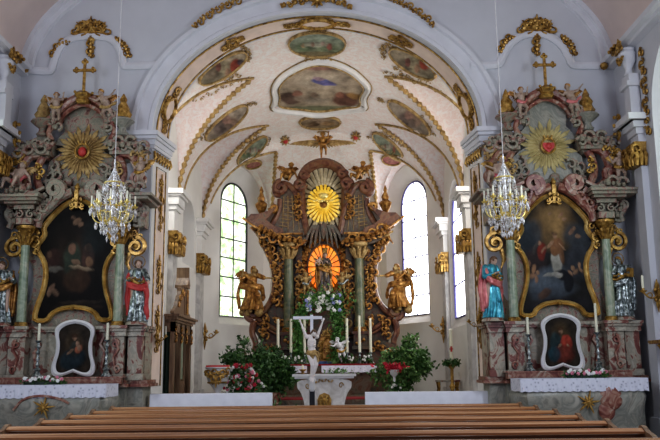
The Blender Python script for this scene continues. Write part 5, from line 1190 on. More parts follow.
mb=MB(); mb.tube([(.42*cos(a),-.16,hz(192)+.20*sin(a)) for a in [pi*i/12 for i in range(13)]],.04,6); BH(mb,'glory_rim',IRON,par=gg)
# lambrequin hanging under the aureole
mb=MB(); MG=lambda u,v,d=0:(u,-.3-d,v)
for s in (-1,1):
    for a,b in ((4,246),(9,248),(14,250),(19,247)): tubeM(mb,MG,[H(s*a*.5,227),H(s*a*.8,236),H(s*a,b)],[.09,.08,.03],.1)
tubeM(mb,MG,[H(0,226),H(0,236),H(0,241)],[.18,.12,.04],.12); rosette(mb,MG,0,hz(230),.3,.07); BH(mb,'lambrequin',HAG)
# niche glass and ring of rays
mb=MB(); mb.add([(x*1.02,.32,z) for x,z in nich],[tuple(range(N_))]); ng=BH(mb,'niche_glass',ORANGE)
mb=MB(); zc=hz(266)
for k in range(22): a=2*pi*k/22; mb.tube([(.16*cos(a),.24,zc+.2*sin(a)),(.66*cos(a),.24,zc+.98*sin(a))],[.012,.03],5)
BH(mb,'niche_rays',BRONZE,par=ng)
mb=MB(); rr=random.Random(12)
for k in range(64):
    a=2*pi*k/64+rr.uniform(-.03,.03); r0=1.0; r1=1.25+rr.random()*.28; X0=hxp(17,268); Z0=(hz(244)-hz(292))/2*1.04
    p=V3(X0*cos(a),-.02,zc+Z0*sin(a)); e=V3(cos(a),0,sin(a)); mb.tube([p,p+e*.14+V3(0,-.12,0),p+e*(.30+.22*rr.random())+V3(0,-.05,0)],[.04,.085,.015],5,flat=.5)
for k in range(26):
    a=2*pi*k/26; mb.ell((hxp(20,268)*cos(a),-.16,zc+Z0*1.15*sin(a)),.09,6,5)
BH(mb,'niche_garland',BRONZE)
mb=MB(); orn(mb,lambda u,v,d=0:(u,-.12-d,v),[H(-24,284),H(-24,310),H(-20,326)],.3,.06,6,3); orn(mb,lambda u,v,d=0:(u,-.12-d,v),[H(24,284),H(24,310),H(20,326)],.3,.06,6,4); BH(mb,'niche_scrollwork',GOLDV)
# ---- figures
DKB=M_noise('dark_gold_robe',[(.3,(.03,.03,.05)),(.5,(.10,.08,.07)),(.7,(.45,.30,.12))],7,.4,.3,bs=.3)
t=saint('crowned mother and child statue in dark robes before the glowing amber niche',(.0,YH-.32,hz(295)+.05),0,(SKIN,DKB,BRONZE,GOLD),1,.92,0,2)
t.name='madonna_statue'
mb=MB(); mb.lathe([(.09,1.68),(.11,1.72),(.10,1.76),(.13,1.88)],(.05,-.05,0),12,fold=lambda a,z:.1*sin(5*a)); mb.build('crown',GOLD,t)
c=PUTTI[1]('gilded infant held by the crowned statue in the amber niche',(-.22,YH-.62,hz(295)+1.0),.3,.62,group=None,mats=(SKIN,GOLD,GOLD),name='infant_statue')
mb=MB(); rr=random.Random(4)
for i in range(14): mb.ell((rr.uniform(-.6,.6),YH-.3+rr.uniform(-.15,.15),hz(300)+rr.uniform(-.1,.18)),rr.uniform(.13,.22),8,6)
me=remesh(mb,.03,2); o=part('cloud_base',me,SILVER,None); tag(o,'silvered cloud bank under the crowned statue in the high altar niche','statue')
big_angel('large gilded kneeling angel on the left volute of the high altar, arm stretched right',(hxp(-73,300),YH-.15,hz(313)),.1,1,1.22)
big_angel('large gilded kneeling angel on the right volute of the high altar, arm stretched left',(hxp(73,300)+.1,YH-.15,hz(312)),-.1,-1,1.22)
gm=(BRONZE,GOLDV,BRONZE)
for s,sd in ((-1,'left'),(1,'right')):
    PUTTI[1]('small gilded putto seated on the %s shoulder volute of the high altar'%sd,(s*hxp(36,180),YH-.05,hz(184)-.05),s*-.3,1.35,mats=gm,group='gilded putti on the high altar')
    PUTTI[2]('small gilded putto clinging below the %s cornice wing of the high altar'%sd,(s*hxp(62,240),YH-.35,hz(249)),s*-.3,1.1,mats=gm,group='gilded putti on the high altar')
    PUTTI[0]('small putto among rays on the %s side of the amber niche'%sd,(s*hxp(18,285),YH-.42,hz(297)),s*-.3,1.0,mats=(GOLDV,SILVER,GOLDV),group='gilded putti on the high altar')
t=PUTTI[0]('topmost angel with outspread gilded wings on the crest of the high altar',(0,YH-.22,hz(160)),0,1.2,group=None,mats=(BRONZE,BRONZE,BRONZE),name='angel_statue')
mb=MB(); 
for s in (-1,1): wing(mb,V3(s*.06,.1,.60),V3(s*.80,.10,.62),V3(s*.05,0,-.22),10,.05,2)
mb.build('spread_wings',GOLDV,t)
mb=MB(); rosette(mb,lambda u,v,d=0:(u,-d,v),0,1.02,.24,.04,10); mb.tube([(0,.02,.8),(0,.02,1.0)],.02,5); mb.build('flaming_star',GOLDV,t)
# ---- high altar table
YT=29.6; zt=P(323,364.5,YT).z
ht=thing('high_altar_table','marble high altar table under the candles, draped in red and white','altar',(0,YT,.45))
mb=MB(); 
pr=[(.1,0),(.0,.15),(.12,.25),(.0,.8),(-.1,zt-.75),(-.15,zt-.45)]
for i in range(len(pr)-1):
    (e0,h0),(e1,h1)=pr[i],pr[i+1]; mb.add([(-1.75+e0,e0,h0),(1.75-e0,e0,h0),(1.75-e0,.98,h0),(-1.75+e0,.98,h0),(-1.75+e1,e1,h1),(1.75-e1,e1,h1),(1.75-e1,.98,h1),(-1.75+e1,.98,h1)],[(0,1,5,4),(1,2,6,5),(2,3,7,6),(3,0,4,7),(0,3,2,1),(4,5,6,7)])
mb.build('body',HAG,ht,False)
cl=thing('altar_cloth','white cloth with red upper border on the high altar table','cloth',(0,YT,zt))
mb=MB(); mb.box(-1.92,1.92,-.18,.98,.003,.02); mb.box(-1.92,1.92,-.19,-.18,-.05,.02); mb.build('red_border',CARP,cl,False)
mb=MB()
for a,b in ((-1.90,-.62),(-.1,1.90)):
    n=40; vs=[];fs=[]
    for i in range(n+1):
        x=a+(b-a)*i/n; 
        for j in range(3): vs.append((x,-.20-.015*sin(i*1.1)*j/2,-.04-.24*j/2-.02*abs(sin(i*.6))*j/2))
    for i in range(n):
        for j in range(2): fs.append((i*3+j,i*3+j+1,(i+1)*3+j+1,(i+1)*3+j))
    mb.add(vs,fs)
mb.build('white_fall',LACE,cl)
for i,px in enumerate((278,291,304.5,347,359.5,370.5)):
    x=P(px,340,YT+.35).x; candlestick('white altar candle in silver holder, %s on the high altar'%('outermost left','second from the left','third from the left','third from the right','second from the right','outermost right')[i],(x,YT+.35,zt+.02),.42,1.25 if i!=4 else 1.35,sc=1.25,r=.055,group=None)
rr=random.Random(8)
for i,px in enumerate((274,285,297,350,366)):
    x=P(px,360,YT+.1).x; f=thing('flower_bunch','white flower bunch on the high altar cloth, %s'%('far left end','second from the left end','just left of the garland','just right of the kneeling white angel','near the right end')[i],'flowers',(x,YT+.08,zt+.02))
    mb=MB(); leafcloud(mb,rr,90,lambda q:(q.gauss(0,.12),q.gauss(0,.06),.05+abs(q.gauss(0,.1))),.13); mb.build('foliage',LEAF,f,False)
    mb=MB(); mb.lathe([(.05,0),(.07,.06),(.05,.12)],(0,0,0),10); mb.build('vase',SILVER,f)
    for k in range(7): mb=MB(); mb.ell((rr.gauss(0,.11),-.10,.10+rr.random()*.18),(.042,.03,.042),7,5); mb.build('blossom',FLW,f)
t=thing('red_carpet','red carpet covering the step before the high altar table','carpet',(0,28.5,.45)); mb=MB(); mb.box(-2.2,2.2,-.9,1.0,.16,.19); mb.build('carpet',CARP,t,False); mb=MB(); mb.box(-2.3,2.3,-.95,1.05,0,.16); mb.build('step',HAG,t,False)
# tabernacle
tb=thing('tabernacle','gilded domed tabernacle framed by the green garland on the high altar','tabernacle',(hxp(2,340)+.05,YT+.75,zt+.02))
zh=P(323,331,YT+.7).z-zt; mb=MB(); mb.prism([(-.32,0),(.32,0),(.32,zh*.7),(.26,zh*.82),(.12,zh*.97),(0,zh),(-.12,zh*.97),(-.26,zh*.82),(-.32,zh*.7)],-.2,.2); mb.box(-.38,.38,-.25,.2,0,.12); mb.build('body',BRONZE,tb)
mb=MB(); M=lambda u,v,d=0:(u,-.21-d,v); mb.sweep([(-.2,.18),(.2,.18),(.2,zh*.62),(0,zh*.8),(-.2,zh*.62)],[(-.03,0),(0,.04),(.04,0)],M); rosette(mb,M,0,zh*.42,.15,.035); crest(mb,M,0,zh*.85,.5,.3,.03); orn(mb,M,[(-.28,.2),(-.28,zh*.7)],.1,.025,5,3); orn(mb,M,[(.28,.2),(.28,zh*.7)],.1,.025,5,3); mb.build('door',GOLD,tb)
mb=MB(); mb.box(-.5,.5,-.3,.2,-.0,.10); o=mb.build('blue_base',NAVY,tb,False)
PUTTI[2]('small white and gold kneeling angel right of the tabernacle',(P(341,352,YT+.3).x,YT+.3,zt+.02),0,1.1,group=None,mats=(WHITEP,GOLD,WHITEP),name='angel_statue')
LEAFM=M_noise('garland_green',[(.3,(.03,.11,.02)),(.5,(.09,.23,.05)),(.7,(.22,.38,.12))],4,.5,bs=0)
# garland arch
g=thing('garland_arch','tall arch of green garland with white and violet flowers round the tabernacle','garland',(0,YT+.55,zt+.02))
pa=[P(a,b,YT+.55) for a,b in ((301,364),(299,350),(298,335),(300,318),(306,306),(316,301),(327,300),(334,306),(337,318),(338,335),(338,350),(336,364))]; pa=smooth2([(p.x,p.z-zt-.02) for p in pa],2,False)
mb=MB(); mb.tube([(a,0,b) for a,b in pa],.03,6); mb.build('hoop',IRON,g)
mb=MB()
rr=random.Random(21)
leafcloud(mb,rr,3600,lambda q:(lambda p,k:(p[0]+q.gauss(0,.13*k),q.gauss(0,.09)-.12,p[1]+q.gauss(0,.11*k)))(pa[q.randrange(len(pa))],1.0),.13); leafcloud(mb,rr,500,lambda q:(q.gauss(.1,.45),q.gauss(-.1,.1),hz(303)-zt+q.gauss(.05,.2)),.14); mb.build('foliage',LEAFM,g,False)
for k in range(40):
    px=rr.uniform(306,340); py=rr.gauss(304,4.5); p=P(px,py,YT+.3); m=FLB if (px<314 or px>332) and k%2 else FLW
    mb=MB(); 
    for q in range(5): a=q*2*pi/5; mb.ell((p.x+.04*cos(a),-.25,p.z-zt+.04*sin(a)),(.04,.03,.04),6,4)
    mb.ell((p.x,-.28,p.z-zt),.025,6,4); mb.build('blossom',m,g)
# ================================================================== FURNISHINGS
# ---- pews
def pew(i,Y,label,front=False):
    t=thing('church_pew',label,'pew',(0,Y,0),0,'rows of wooden pews'); hw=4.12
    mb=MB(); mb.box(-hw,hw,-.02,.02,.30,.86); mb.build('backrest',WOODP,t,False)
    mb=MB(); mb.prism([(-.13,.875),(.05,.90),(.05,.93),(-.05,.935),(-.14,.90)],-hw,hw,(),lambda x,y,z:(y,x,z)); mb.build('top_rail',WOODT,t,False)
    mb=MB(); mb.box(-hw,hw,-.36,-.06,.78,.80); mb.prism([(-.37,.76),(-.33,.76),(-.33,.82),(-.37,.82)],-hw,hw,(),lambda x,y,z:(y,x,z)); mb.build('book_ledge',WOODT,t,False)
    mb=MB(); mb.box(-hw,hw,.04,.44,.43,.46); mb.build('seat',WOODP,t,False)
    mb=MB(); mb.box(-hw,hw,-.52,-.30,.16,.20); mb.build('kneeler',WOODP,t,False)
    for s in (-1,1):
        mb=MB(); o=smooth2([(-.42,0),(-.40,.18),(-.30,.45),(-.38,.70),(-.40,.84),(-.30,.88),(-.16,.90),(-.02,.97),(.08,.95),(.10,.82),(.16,.66),(.40,.60),(.46,.50),(.38,.30),(.42,0)],2)
        mb.prism(o,-.03,.03,(),lambda x,y,z,s=s:(s*(hw+.02)+y,x,z)); mb.build('end_panel',WOODK,t,False)
        mb=MB(); 
    return t
names=['frontmost long wooden pew, nearest the clothed communion rails','second long wooden pew from the communion rails','third long wooden pew from the communion rails','fourth long wooden pew from the communion rails','third long wooden pew counted from the nearest row','second long wooden pew counted from the nearest row','nearest long wooden pew at the bottom edge of the photo']
for i,nm in enumerate(names):
    Y=16.7-1.33*i; pew(i,Y,nm)
# ---- communion rails and cloths
for s,sd,xa,xb in ((-1,'left',-4.0,-1.14),(1,'right',1.13,4.0)):
    YR=19.62; zr=P(212 if s<0 else 423,393.4 if s<0 else 391.6,YR).z
    t=thing('communion_rail','marble communion rail under a white cloth on the %s of the chancel entrance'%sd,'rail',((xa+xb)/2,YR,0)); w_=(xb-xa)/2
    mb=MB(); mb.box(-w_,w_,-.13,.13,zr-.09,zr-.012); mb.build('handrail',GREYST,t,False)
    mb=MB(); mb.box(-w_,w_,-.13,.13,0,.14); mb.build('plinth',GREYST,t,False)
    for k in range(9):
        mb=MB(); mb.lathe([(.07,.14),(.05,.2),(.085,.4),(.04,.62),(.06,zr-.09)],(-w_+.15+(2*w_-.3)*k/8,0,0),10); mb.build('baluster',GREYST,t)
    c=thing('rail_cloth','plain white cloth hanging over the %s communion rail'%sd,'cloth',((xa+xb)/2,YR,zr)); 
    mb=MB(); n=60; vs=[];fs=[]
    for i in range(n+1):
        x=-w_-.02+(2*w_+.04)*i/n
        for (y,z) in ((.17,-.40),(.165,-.1),(.15,.0),(0,.006),(-.15,.0),(-.165,-.1),(-.17,-.26),(-.17,-.40)): vs.append((x,y+.006*sin(i*.8+z*5)*(abs(y)>.15),z))
    for i in range(n):
        for j in range(7): fs.append((i*8+j,i*8+j+1,(i+1)*8+j+1,(i+1)*8+j))
    for e in (0,n): fs.append(tuple(e*8+j for j in range(8)))
    mb.add(vs,fs); o=mb.build('rail_cloth',LINENC,None,world=False); o.location=c.location; tag(o,c['label'],c['category']); bpy.data.objects.remove(c)
# ---- people's altar
YV=23.8; zt=P(318,374,YV).z-.45
t=thing('free_standing_altar','white marble free-standing altar with curved sides and gilded cherub panel','altar',(.08,YV,.45)); t.scale=(.78,1,1)
mb=MB(); mb.box(-1.18,1.18,-.35,.5,zt-.07,zt); mb.box(-1.10,1.10,-.30,.45,zt-.13,zt-.07); mb.build('slab',WHITEP,t,False)
mb=MB(); o=smooth2([(-.80,.05),(-.72,.12),(-.78,.35),(-.88,.55),(-1.02,.66),(-1.0,zt-.13),(1.0,zt-.13),(1.02,.66),(.88,.55),(.78,.35),(.72,.12),(.80,.05)],2); mb.prism(o,-.25,.40); mb.box(-.9,.9,-.32,.45,0,.10); mb.build('body',M_noise('pale_altar_marble',[(.3,(.50,.47,.44)),(.6,(.72,.70,.68))],2.5,.4,dist=2,bs=.02),t,False)
mb=MB(); M=lambda u,v,d=0:(u,-.26-d,v); mb.prism([(-.24,.10),(.24,.10),(.26,.32),(.18,.46),(0,.52),(-.18,.46),(-.26,.32)],-.30,-.24); rosette(mb,M,0,.32,.17,.04,8,.06); orn(mb,M,[(-.35,.82),(-.1,.86),(.1,.86),(.35,.82)],.06,.015,6,2); 
for s in (-1,1): mb.cut(); tubeM(mb,M,spiral(s*.62,.72,.09,.02,0,s*1.2),.022,.0)
mb.build('gilded_panel',GOLD,t)
f=thing('candle_bowl','small brass candle bowl with flowers on the free-standing altar','bowl',(-.55,YV,.45+zt)); mb=MB(); mb.lathe([(.05,0),(.08,.02),(.03,.06),(.12,.13),(.11,.14)],(0,0,0),12); mb.build('bowl',GOLD,f); mb=MB(); mb.lathe([(.03,.1),(.03,.26),(.01,.27)],(0,0,0),8); mb.build('candle',IVORY,f)
f=thing('flower_bunch','low white flower arrangement lying on the free-standing altar','flowers',(.45,YV,.45+zt)); rr=random.Random(5); mb=MB(); leafcloud(mb,rr,120,lambda q:(q.gauss(0,.16),q.gauss(0,.07),.03+abs(q.gauss(0,.05))),.09); mb.build('foliage',LEAFL,f,False)
for k in range(9): mb=MB(); mb.ell((rr.gauss(0,.15),rr.gauss(-.06,.04),.06+rr.random()*.07),(.03,.03,.025),7,5); mb.build('blossom',FLW,f)
# ---- crucifix on its stand
YC=21.6; p=P(312,378,YC); q=P(312,318,YC); scs=(q.z-p.z)/1.90
t=thing('processional_crucifix','standing crucifix with pale body and gold loincloth in the middle before the altars','crucifix',(p.x,YC,p.z-.06*scs),0,None)
cs=thing('carved_body',None,None); cs.parent=t; cs.scale=(scs,)*3
corpus(cs)
mb=MB(); h=q.z-p.z; mb.box(-.04,.04,.02,.08,-.15,h+.14); mb.box(-.50,.28,.01,.08,h+.02,h+.10); mb.build('cross',LINENC,t,False)
mb=MB(); mb.lathe([(.05,-.30),(.09,-.22),(.07,-.10),(.10,.0),(.05,.10)],(0,.0,0),12); mb.build('white_socket',WHITEP,t)
mb=MB(); z0=-(p.z-.06*scs)+.45; mb.box(-.07,.07,-.0,.08,z0,-.25); mb.box(-.30,.30,-.25,.35,z0,z0+.06); mb.build('post',IRON,t,False)
# ---- ambo, bouquet, bench
YB_=22.3; za=P(218,367,YB_).z-.45
t=thing('ambo','white and gold bowl-shaped reading desk on a slender foot left of the free-standing altar','lectern',(P(218,370,YB_).x,YB_,.45))
mb=MB(); mb.lathe([(.22,0),(.24,.05),(.09,.12),(.07,.35),(.08,.62),(.13,.70),(.26,.86),(.34,za-.20),(.31,za-.06),(.36,za-.03),(.36,za)],(0,0,0),20); mb.build('body',WHITEP,t)
mb=MB(); M=lambda u,v,d=0:(.36*sin(u/.36),-.36*cos(u/.36)-d,v); orn(mb,M,[(-.42,za-.12),(-.2,za-.22),(0,za-.16),(.2,za-.22),(.42,za-.12)],.14,.028,8,3); mb.cut(); mb.tube([(.27*sin(a),-.27*cos(a),.86+.0*a) for a in [-1.2+.2*i for i in range(13)]],.03,5); mb.cut(); crest(mb,M,0,za-.25,.4,.3,.03,up=-1); mb.build('gilding',GOLD,t)
mb=MB(); mb.box(-.30,.30,-.2,.25,za,za+.05); mb.build('book',RED,t,False)
t=thing('altar_bench','low bench with red cushion beside the dark wooden confessional','bench',(-3.45,22.8,.45)); mb=MB(); 
for a in (-.3,.3):
    for b in (-.16,.16): mb=MB(); mb.lathe([(.03,0),(.025,.2),(.04,.42)],(a,b,0),8); mb.build('leg',WOODK,t)
mb=MB(); mb.box(-.36,.36,-.2,.2,.42,.46); mb.build('seat',WOODK,t,False); mb=MB(); mb.box(-.34,.34,-.19,.19,.46,.56); mb.build('cushion',CARP,t)
def bouquet(label,loc,wd,ht,nr,nw,seed,red=FLR):
    r=random.Random(seed); t=thing('flower_arrangement',label,'flowers',loc); mb=MB(); mb.lathe([(.14,0),(.18,.05),(.12,.15),(.22,.34),(.2,.36)],(0,0,0),14); mb.build('vase',WHITEP,t)
    def f(q): 
        h=q.random()**.8; return (q.gauss(0,.27*wd*(1.15-h)),q.gauss(0,.15*wd),.18+h*(ht-.25))
    mb=MB(); leafcloud(mb,r,1100,f,.15); mb.build('foliage',LEAF,t,False)
    for k in range(nr+nw):
        h=r.random()**.9; x=r.uniform(-.5,.5)*wd*(1.1-h*.8); y=-.22*wd*(1-abs(x)/wd)-r.uniform(0,.08); z=.25+h*(ht-.28); m_=(red if k%3 else FLP) if k<nr else FLW; s_=r.uniform(.6,1.1)*(1.0 if k<nr else .75)
        mb=MB()
        for e in range(6): a=e*pi/3; mb.tube([(x,y,z),(x+.045*s_*cos(a),y-.02,z+.045*s_*sin(a)),(x+.075*s_*cos(a),y,z+.075*s_*sin(a))],[.012,.028*s_,.008],5,flat=.5)
        mb.ell((x,y-.02,z),.02,6,4); mb.build('blossom',m_,t)
    return t
bouquet('large bouquet of crimson and white flowers beside the reading desk',(P(243,390,22.9).x+.05,22.7,.45),1.7,1.35,40,36,3)
bouquet('small white flower vase at the foot of the right green bush',(P(396,385,24.4).x,24.4,.45),.6,.75,0,14,5)
def bush(label,px,Y,w_,ytop,seed,mat,lean):
    p=P(px,ytop,Y); h=p.z-.45; r=random.Random(seed); t=thing('potted_bush',label,'plant',(p.x,Y,.45))
    mb=MB(); mb.lathe([(.24,0),(.30,.30),(.33,.42),(.30,.42),(.28,.36)],(0,0,0),18); mb.build('pot',MARBR,t)
    tips=[]; mb=MB()
    for k in range(30):
        a=r.uniform(0,2*pi); e=r.uniform(.15,1); rad=w_*sqrt(r.random()); z1=.5+(h-.5)*(1-(rad/w_)**2*.55)*r.uniform(.45,1); x1=rad*cos(a)+lean*(z1/h); y1=rad*sin(a)*.6
        pts=[(0,0,.35),(x1*.3,y1*.3,z1*.5),(x1*.8,y1*.8,z1*.88),(x1,y1,z1)]; pts=smooth2(pts,2,False); mb.tube(pts,[.022,.012,.005],5); tips.append(pts)
    mb.build('stem',WOODK,t)
    def f(q):
        s_=tips[q.randrange(len(tips))]; k=min(len(s_)-1,int(len(s_)*(q.random()**.5))); b=s_[k]; return (b[0]+q.gauss(0,.10),b[1]+q.gauss(0,.10),b[2]+q.gauss(0,.10))
    mb=MB(); leafcloud(mb,r,4200,f,.15); mb.build('foliage',mat,t,False)
bush('big dark green potted bush left of the high altar table',248,26.2,.90,336,3,LEAF,-.05)
bush('big leafy green potted bush right of the high altar table, reaching outwards',396,26.2,.85,331,4,LEAFL,.42)
bush('shorter dark green potted bush behind the crimson bouquet',272,27.6,.75,350,9,LEAF,.0)
f=thing('poinsettia','small red-leaved plant in a white pot standing before the right bush','plant',(P(394,367,25).x,25.0,.45)); zf=P(394,367,25).z-.45
mb=MB(); mb.lathe([(.14,0),(.12,.1),(.04,.2),(.04,zf-.3),(.12,zf-.22),(.15,zf-.08)],(0,0,0),12); mb.build('stand',WHITEP,f); mb=MB(); rr=random.Random(2); leafcloud(mb,rr,120,lambda q:(q.gauss(0,.16),q.gauss(0,.1),zf+q.gauss(0,.035)),.16); mb.build('red_leaves',FLR,f,False)
# ---- paschal candle, credence table
YP=26.0; p0=P(449,366,YP)
t=thing('paschal_candle','tall white paschal candle ringed with greenery on a gilded stand by the right wall','candle',(4.12,YP,.45)); zc=p0.z-.45
mb=MB(); mb.lathe([(.22,0),(.20,.06),(.08,.14),(.06,.5),(.10,.6),(.05,.7),(.05,zc-.1),(.14,zc),(.15,zc+.04)],(0,0,0),14); mb.build('stand',GOLD,t)
mb=MB(); mb.lathe([(.055,zc),(.052,zc+1.15),(.02,zc+1.18)],(0,0,0),12); mb.build('candle',IVORY,t); mb=MB(); leafcloud(mb,rr,320,lambda q:(lambda a:(.2*cos(a)+q.gauss(0,.03),.2*sin(a)+q.gauss(0,.03),zc+.10+q.gauss(0,.04)))(q.uniform(0,6.28)),.11); mb.build('foliage',LEAF,t,False)
mb=MB(); mb.box(-.03,.03,-.062,-.05,zc+.45,zc+.62); mb.box(-.06,.06,-.062,-.05,zc+.52,zc+.55); mb.build('candle_cross',RED,t,False)
t=thing('credence_table','small console table with gilded legs behind the paschal candle stand','table',(4.15,27.3,.45)); mb=MB(); mb.box(-.38,.38,-.25,.25,.72,.78); mb.build('table_top',MARB,t,False)
for a in (-.3,.3):
    for b in (-.2,.2): mb=MB(); mb.tube([(a,b,0),(a*1.1,b*1.1,.3),(a,b,.5),(a*1.05,b*1.05,.72)],[.03,.04,.03,.05],7); mb.build('leg',GOLD,t)
# ---- confessional
t=thing('confessional','tall carved brown wooden confessional with dark green curtain against the left chancel wall','confessional',(-4.13,22.5,.45))
mb=MB(); 
for (x0,x1,y0,y1,z0,z1) in ((-.42,.30,-1.3,-1.22,2.2,2.5),(-.42,.30,1.2,1.28,0,2.5),(-.42,-.36,-1.3,1.28,0,2.5),(-.42,.30,-1.3,1.28,0,.15),(.2,.30,-1.3,-1.05,0,2.5),(.2,.30,-.45,-.25,0,2.5),(.2,.30,.25,.45,0,2.5),(.2,.30,1.05,1.28,0,2.5),(.2,.30,-1.3,1.28,2.2,2.5),(-.42,.3,-.4,-.34,0,2.4),(-.42,.3,.34,.4,0,2.4),(.22,.28,-.25,.25,0,.9)): mb.box(x0,x1,y0,y1,z0,z1)
mb.build('body',WOODK,t,False)
mb=MB(); 
for e,z0,z1 in ((.04,2.46,2.52),(.10,2.52,2.60),(.16,2.60,2.66)): mb.box(-.44,.30+e,-1.3-e,1.28+e,z0,z1)
mb.build('cornice',WOODK,t,False)
mb=MB(); mb.prism(smooth2([(-1.25,2.66),(-1.2,2.78),(-.9,2.84),(-.6,3.15),(-.35,3.3),(-.3,3.5),(.3,3.5),(.35,3.3),(.6,3.1),(.9,2.84),(1.2,2.78),(1.25,2.66)],1),-.05,.05,(),lambda x,y,z:(.22+y,x,z)); mb.box(.05,.30,.22,.62,2.66,3.5); mb.box(.0,.34,.17,.67,3.5,3.58); mb.prism([(.2,3.58),(.62,3.58),(.45,3.8),(.42,4.1),(.38,4.1),(.35,3.8)],.0,.36,(),lambda x,y,z:(y,x,z)); mb.build('pediment',WOODK,t,False)
for a,b in ((-1.04,-.46),(.46,1.04)):
    mb=MB(); n=24; vs=[];fs=[]
    for i in range(n+1):
        y=a+(b-a)*i/n; vs+=[(.17+.03*sin(i*1.6),y,.15),(.17+.03*sin(i*1.6),y,2.2)]
    for i in range(n): fs.append((i*2,i*2+1,i*2+3,i*2+2))
    mb.add(vs,fs); mb.build('curtain',DKGRN,t)
mb=MB(); n=24; vs=[];fs=[]
for i in range(n+1): x=-.36+.60*i/n; vs+=[(x,-1.26+.03*sin(i*1.6),.15),(x,-1.26+.03*sin(i*1.6),2.2)]
for i in range(n): fs.append((i*2,i*2+1,i*2+3,i*2+2))
mb.add(vs,fs); mb.build('curtain',DKGRN,t)
mb=MB(); M=lambda u,v,d=0:(.31+d,u,v)
for y in (-1.17,-.35,.35,1.17): orn(mb,M,[(y,2.35),(y,1.9)],.12,.025,3,4); 
orn(mb,M,[(-.9,2.9),(-.5,3.2),(0,3.35)],.15,.03,5,4); mb.cut(); mb.tube([(.32,.4-.0,2.75),(.32,.4,3.45)],.05,6); mb.build('gilded_carving',BRONZE,t)
mb=MB(); mb.box(.24,.27,-.2,.2,.95,2.1); mb.build('door_panel',MARBG,t,False)
# wall cross, small picture
t=thing('wall_cross','small black cross hanging on the left chancel wall past the confessional','cross',(-4.58,27.0,2.55)); mb=MB(); mb.box(0,.04,-.03,.03,-.35,.30); mb.box(0,.04,-.20,.20,.06,.12); mb.build('cross',IRON,t,False)
t=thing('small_picture','tiny gold-framed picture high on the left chancel wall between the pilasters','picture',(-4.58,26.4,4.45)); mb=MB(); mb.box(0,.03,-.16,.16,-.25,.25); mb.build('painting',HAM,t,False); mb=MB(); mb.sweep([(-.17,-.26),(.17,-.26),(.17,.26),(-.17,.26)],[(-.02,0),(0,.05),(.05,.05),(.06,0)],lambda u,v,d=0:(d,u,v)); mb.build('frame',GOLD,t)
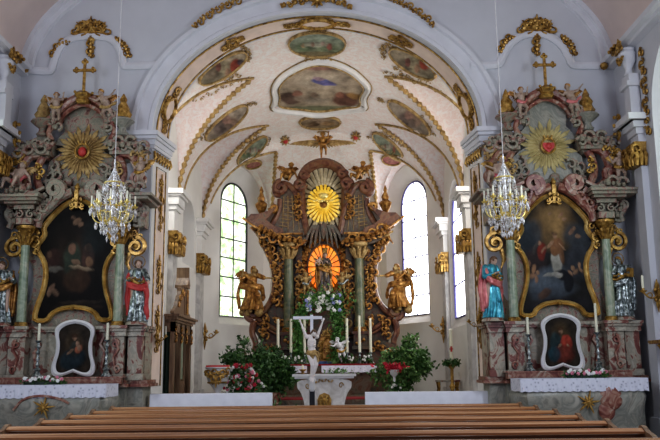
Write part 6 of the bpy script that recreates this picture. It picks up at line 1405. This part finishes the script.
# ---- chandeliers
dropm=None
def chandelier(label,px,py,Y):
    global dropm
    p=P(px,py,Y); zc=p.z; t=thing('crystal_chandelier',label,'chandelier',(p.x,Y,zc),0,None); R2=random.Random(3)
    top=9.46+4*sqrt(1-(p.x/7.8)**2)-zc; mb=MB(); mb.tube([(0,0,.80),(0,0,top)],.008,5); mb.build('chain',GREYST,t)
    mb=MB(); mb.lathe([(.01,-.60),(.05,-.55),(.02,-.48),(.09,-.38),(.04,-.28),(.07,-.15),(.03,-.05),(.05,.1),(.025,.25),(.05,.35),(.02,.5),(.045,.56),(.02,.62),(.01,.80)],(0,0,0),14); mb.build('stem',CRYS,t)
    mb=MB(); mb.tube([(.17*cos(a),.17*sin(a),.36) for a in [i*pi/10 for i in range(20)]],.014,5,closed=True); mb.cut(); mb.tube([(.33*cos(a),.33*sin(a),-.10) for a in [i*pi/14 for i in range(28)]],.010,5,closed=True); mb.cut(); mb.tube([(.20*cos(a),.20*sin(a),-.34) for a in [i*pi/10 for i in range(20)]],.010,5,closed=True); mb.build('ring',GOLDB,t)
    for k in range(12):
        a=2*pi*k/12+.1; lo=k%2==0; r1=.38 if lo else .30; z1=-.05 if lo else .02; d=V3(cos(a),sin(a),0)
        mb=MB(); mb.tube(smooth2([tuple(V3(0,0,-.25)+d*.03),tuple(V3(0,0,-.38)+d*r1*.45),tuple(V3(0,0,-.33)+d*r1*.9),tuple(V3(0,0,z1-.05)+d*r1)],2,False),.011,5)
        b=d*r1+V3(0,0,z1); mb.lathe([(.012,-.06),(.05,-.03),(.055,-.015),(.018,-.01),(.016,.03)],b,10); arm=mb.build('arm',GOLDB,t)
        mb=MB(); mb.lathe([(.016,.02),(.0155,.17),(.006,.18)],b,8); mb.build('candle',M_WAX,arm)
        for m in range(2):
            pass
    if dropm is None:
        mb=MB(); mb.lathe([(.004,.05),(.010,.04),(.004,.03),(.019,.0),(.012,-.03),(.003,-.055)],(0,0,0),6); dropm=mb.mesh('drop',False); dropm.materials.append(CRYS)
    n=0
    for (r0,z0,cnt,dz) in ((.40,-.17,26,0),(.30,-.42,20,0),(.20,-.52,14,0),(.09,-.64,7,0),(.18,.28,16,0),(.12,.12,8,0),(.33,-.02,9,0)):
        for k in range(cnt):
            a=2*pi*(k+.5*(n%2))/cnt; o=bpy.data.objects.new('crystal_drop',dropm); COL.objects.link(o); o.parent=t; o.location=(r0*cos(a),r0*sin(a),z0+R2.uniform(-.02,.02)); o.rotation_euler=(0,0,a); o.scale=(1.25,)*3; n+=1
    mb=MB()
    def string(a,b,m,sag):
        for i in range(m+1): q=i/m; c=Vector(a).lerp(Vector(b),q)-V3(0,0,sag*4*q*(1-q)); mb.ell(c,.011,5,4)
    for k in range(14):
        a=2*pi*k/14; d=V3(cos(a),sin(a),0); string(d*.02+V3(0,0,.62),d*.17+V3(0,0,.36),10,.05); string(d*.17+V3(0,0,.36),d*.33+V3(0,0,-.10),14,.10); string(d*.33+V3(0,0,-.10),d*.20+V3(0,0,-.34),8,.05); string(d*.20+V3(0,0,-.34),V3(0,0,-.56),8,.04)
        d2=V3(cos(a+pi/14),sin(a+pi/14),0); string(d*.38+V3(0,0,-.12),V3(cos(a+2*pi/14),sin(a+2*pi/14),0)*.38+V3(0,0,-.12),6,.06)
    o=mb.build('bead_strings',CRYS,t); o['kind']='stuff'
    return t
M_WAX=IVORY
chandelier('crystal chandelier on a long chain in front of the left side altar painting',113.5,203,14.0)
chandelier('crystal chandelier on a long chain in front of the right side altar',505,198,14.0)
# ================================================================== LIGHT
w=bpy.data.worlds.new('world'); S.world=w; w.use_nodes=True; bg=w.node_tree.nodes['Background']; bg.inputs[0].default_value=(.72,.78,1,1); bg.inputs[1].default_value=.62
def area(name,loc,tgt,sx,sy,pw,col):
    d=bpy.data.lights.new(name,'AREA'); d.shape='RECTANGLE'; d.size=sx; d.size_y=sy; d.energy=pw; d.color=col
    o=bpy.data.objects.new(name,d); COL.objects.link(o); o.location=loc; o.rotation_euler=(Vector(tgt)-Vector(loc)).to_track_quat('-Z','Y').to_euler(); return o
area('chancel_fill_light',(4.4,21.5,8.3),(-2,29,5),.5,1.4,200,(1,.95,.88))  # pair of added fill lamps, hidden behind the arch haunches to brighten the chancel
area('chancel_fill_light',(-4.4,21.5,8.3),(2,29,5),.5,1.4,190,(.98,.97,.94))
area('nave_window_light',(7.5,10,6.2),(-4,18,4),3,4,480,(.80,.87,1))
area('nave_window_light',(-7.5,10,6.2),(4,18,4),3,4,390,(.80,.87,1))
S.view_settings.view_transform='Standard'; S.view_settings.look='None'; S.view_settings.exposure=0

try: S.view_settings.look='Medium High Contrast'
except Exception as e: print('LOOK',e)
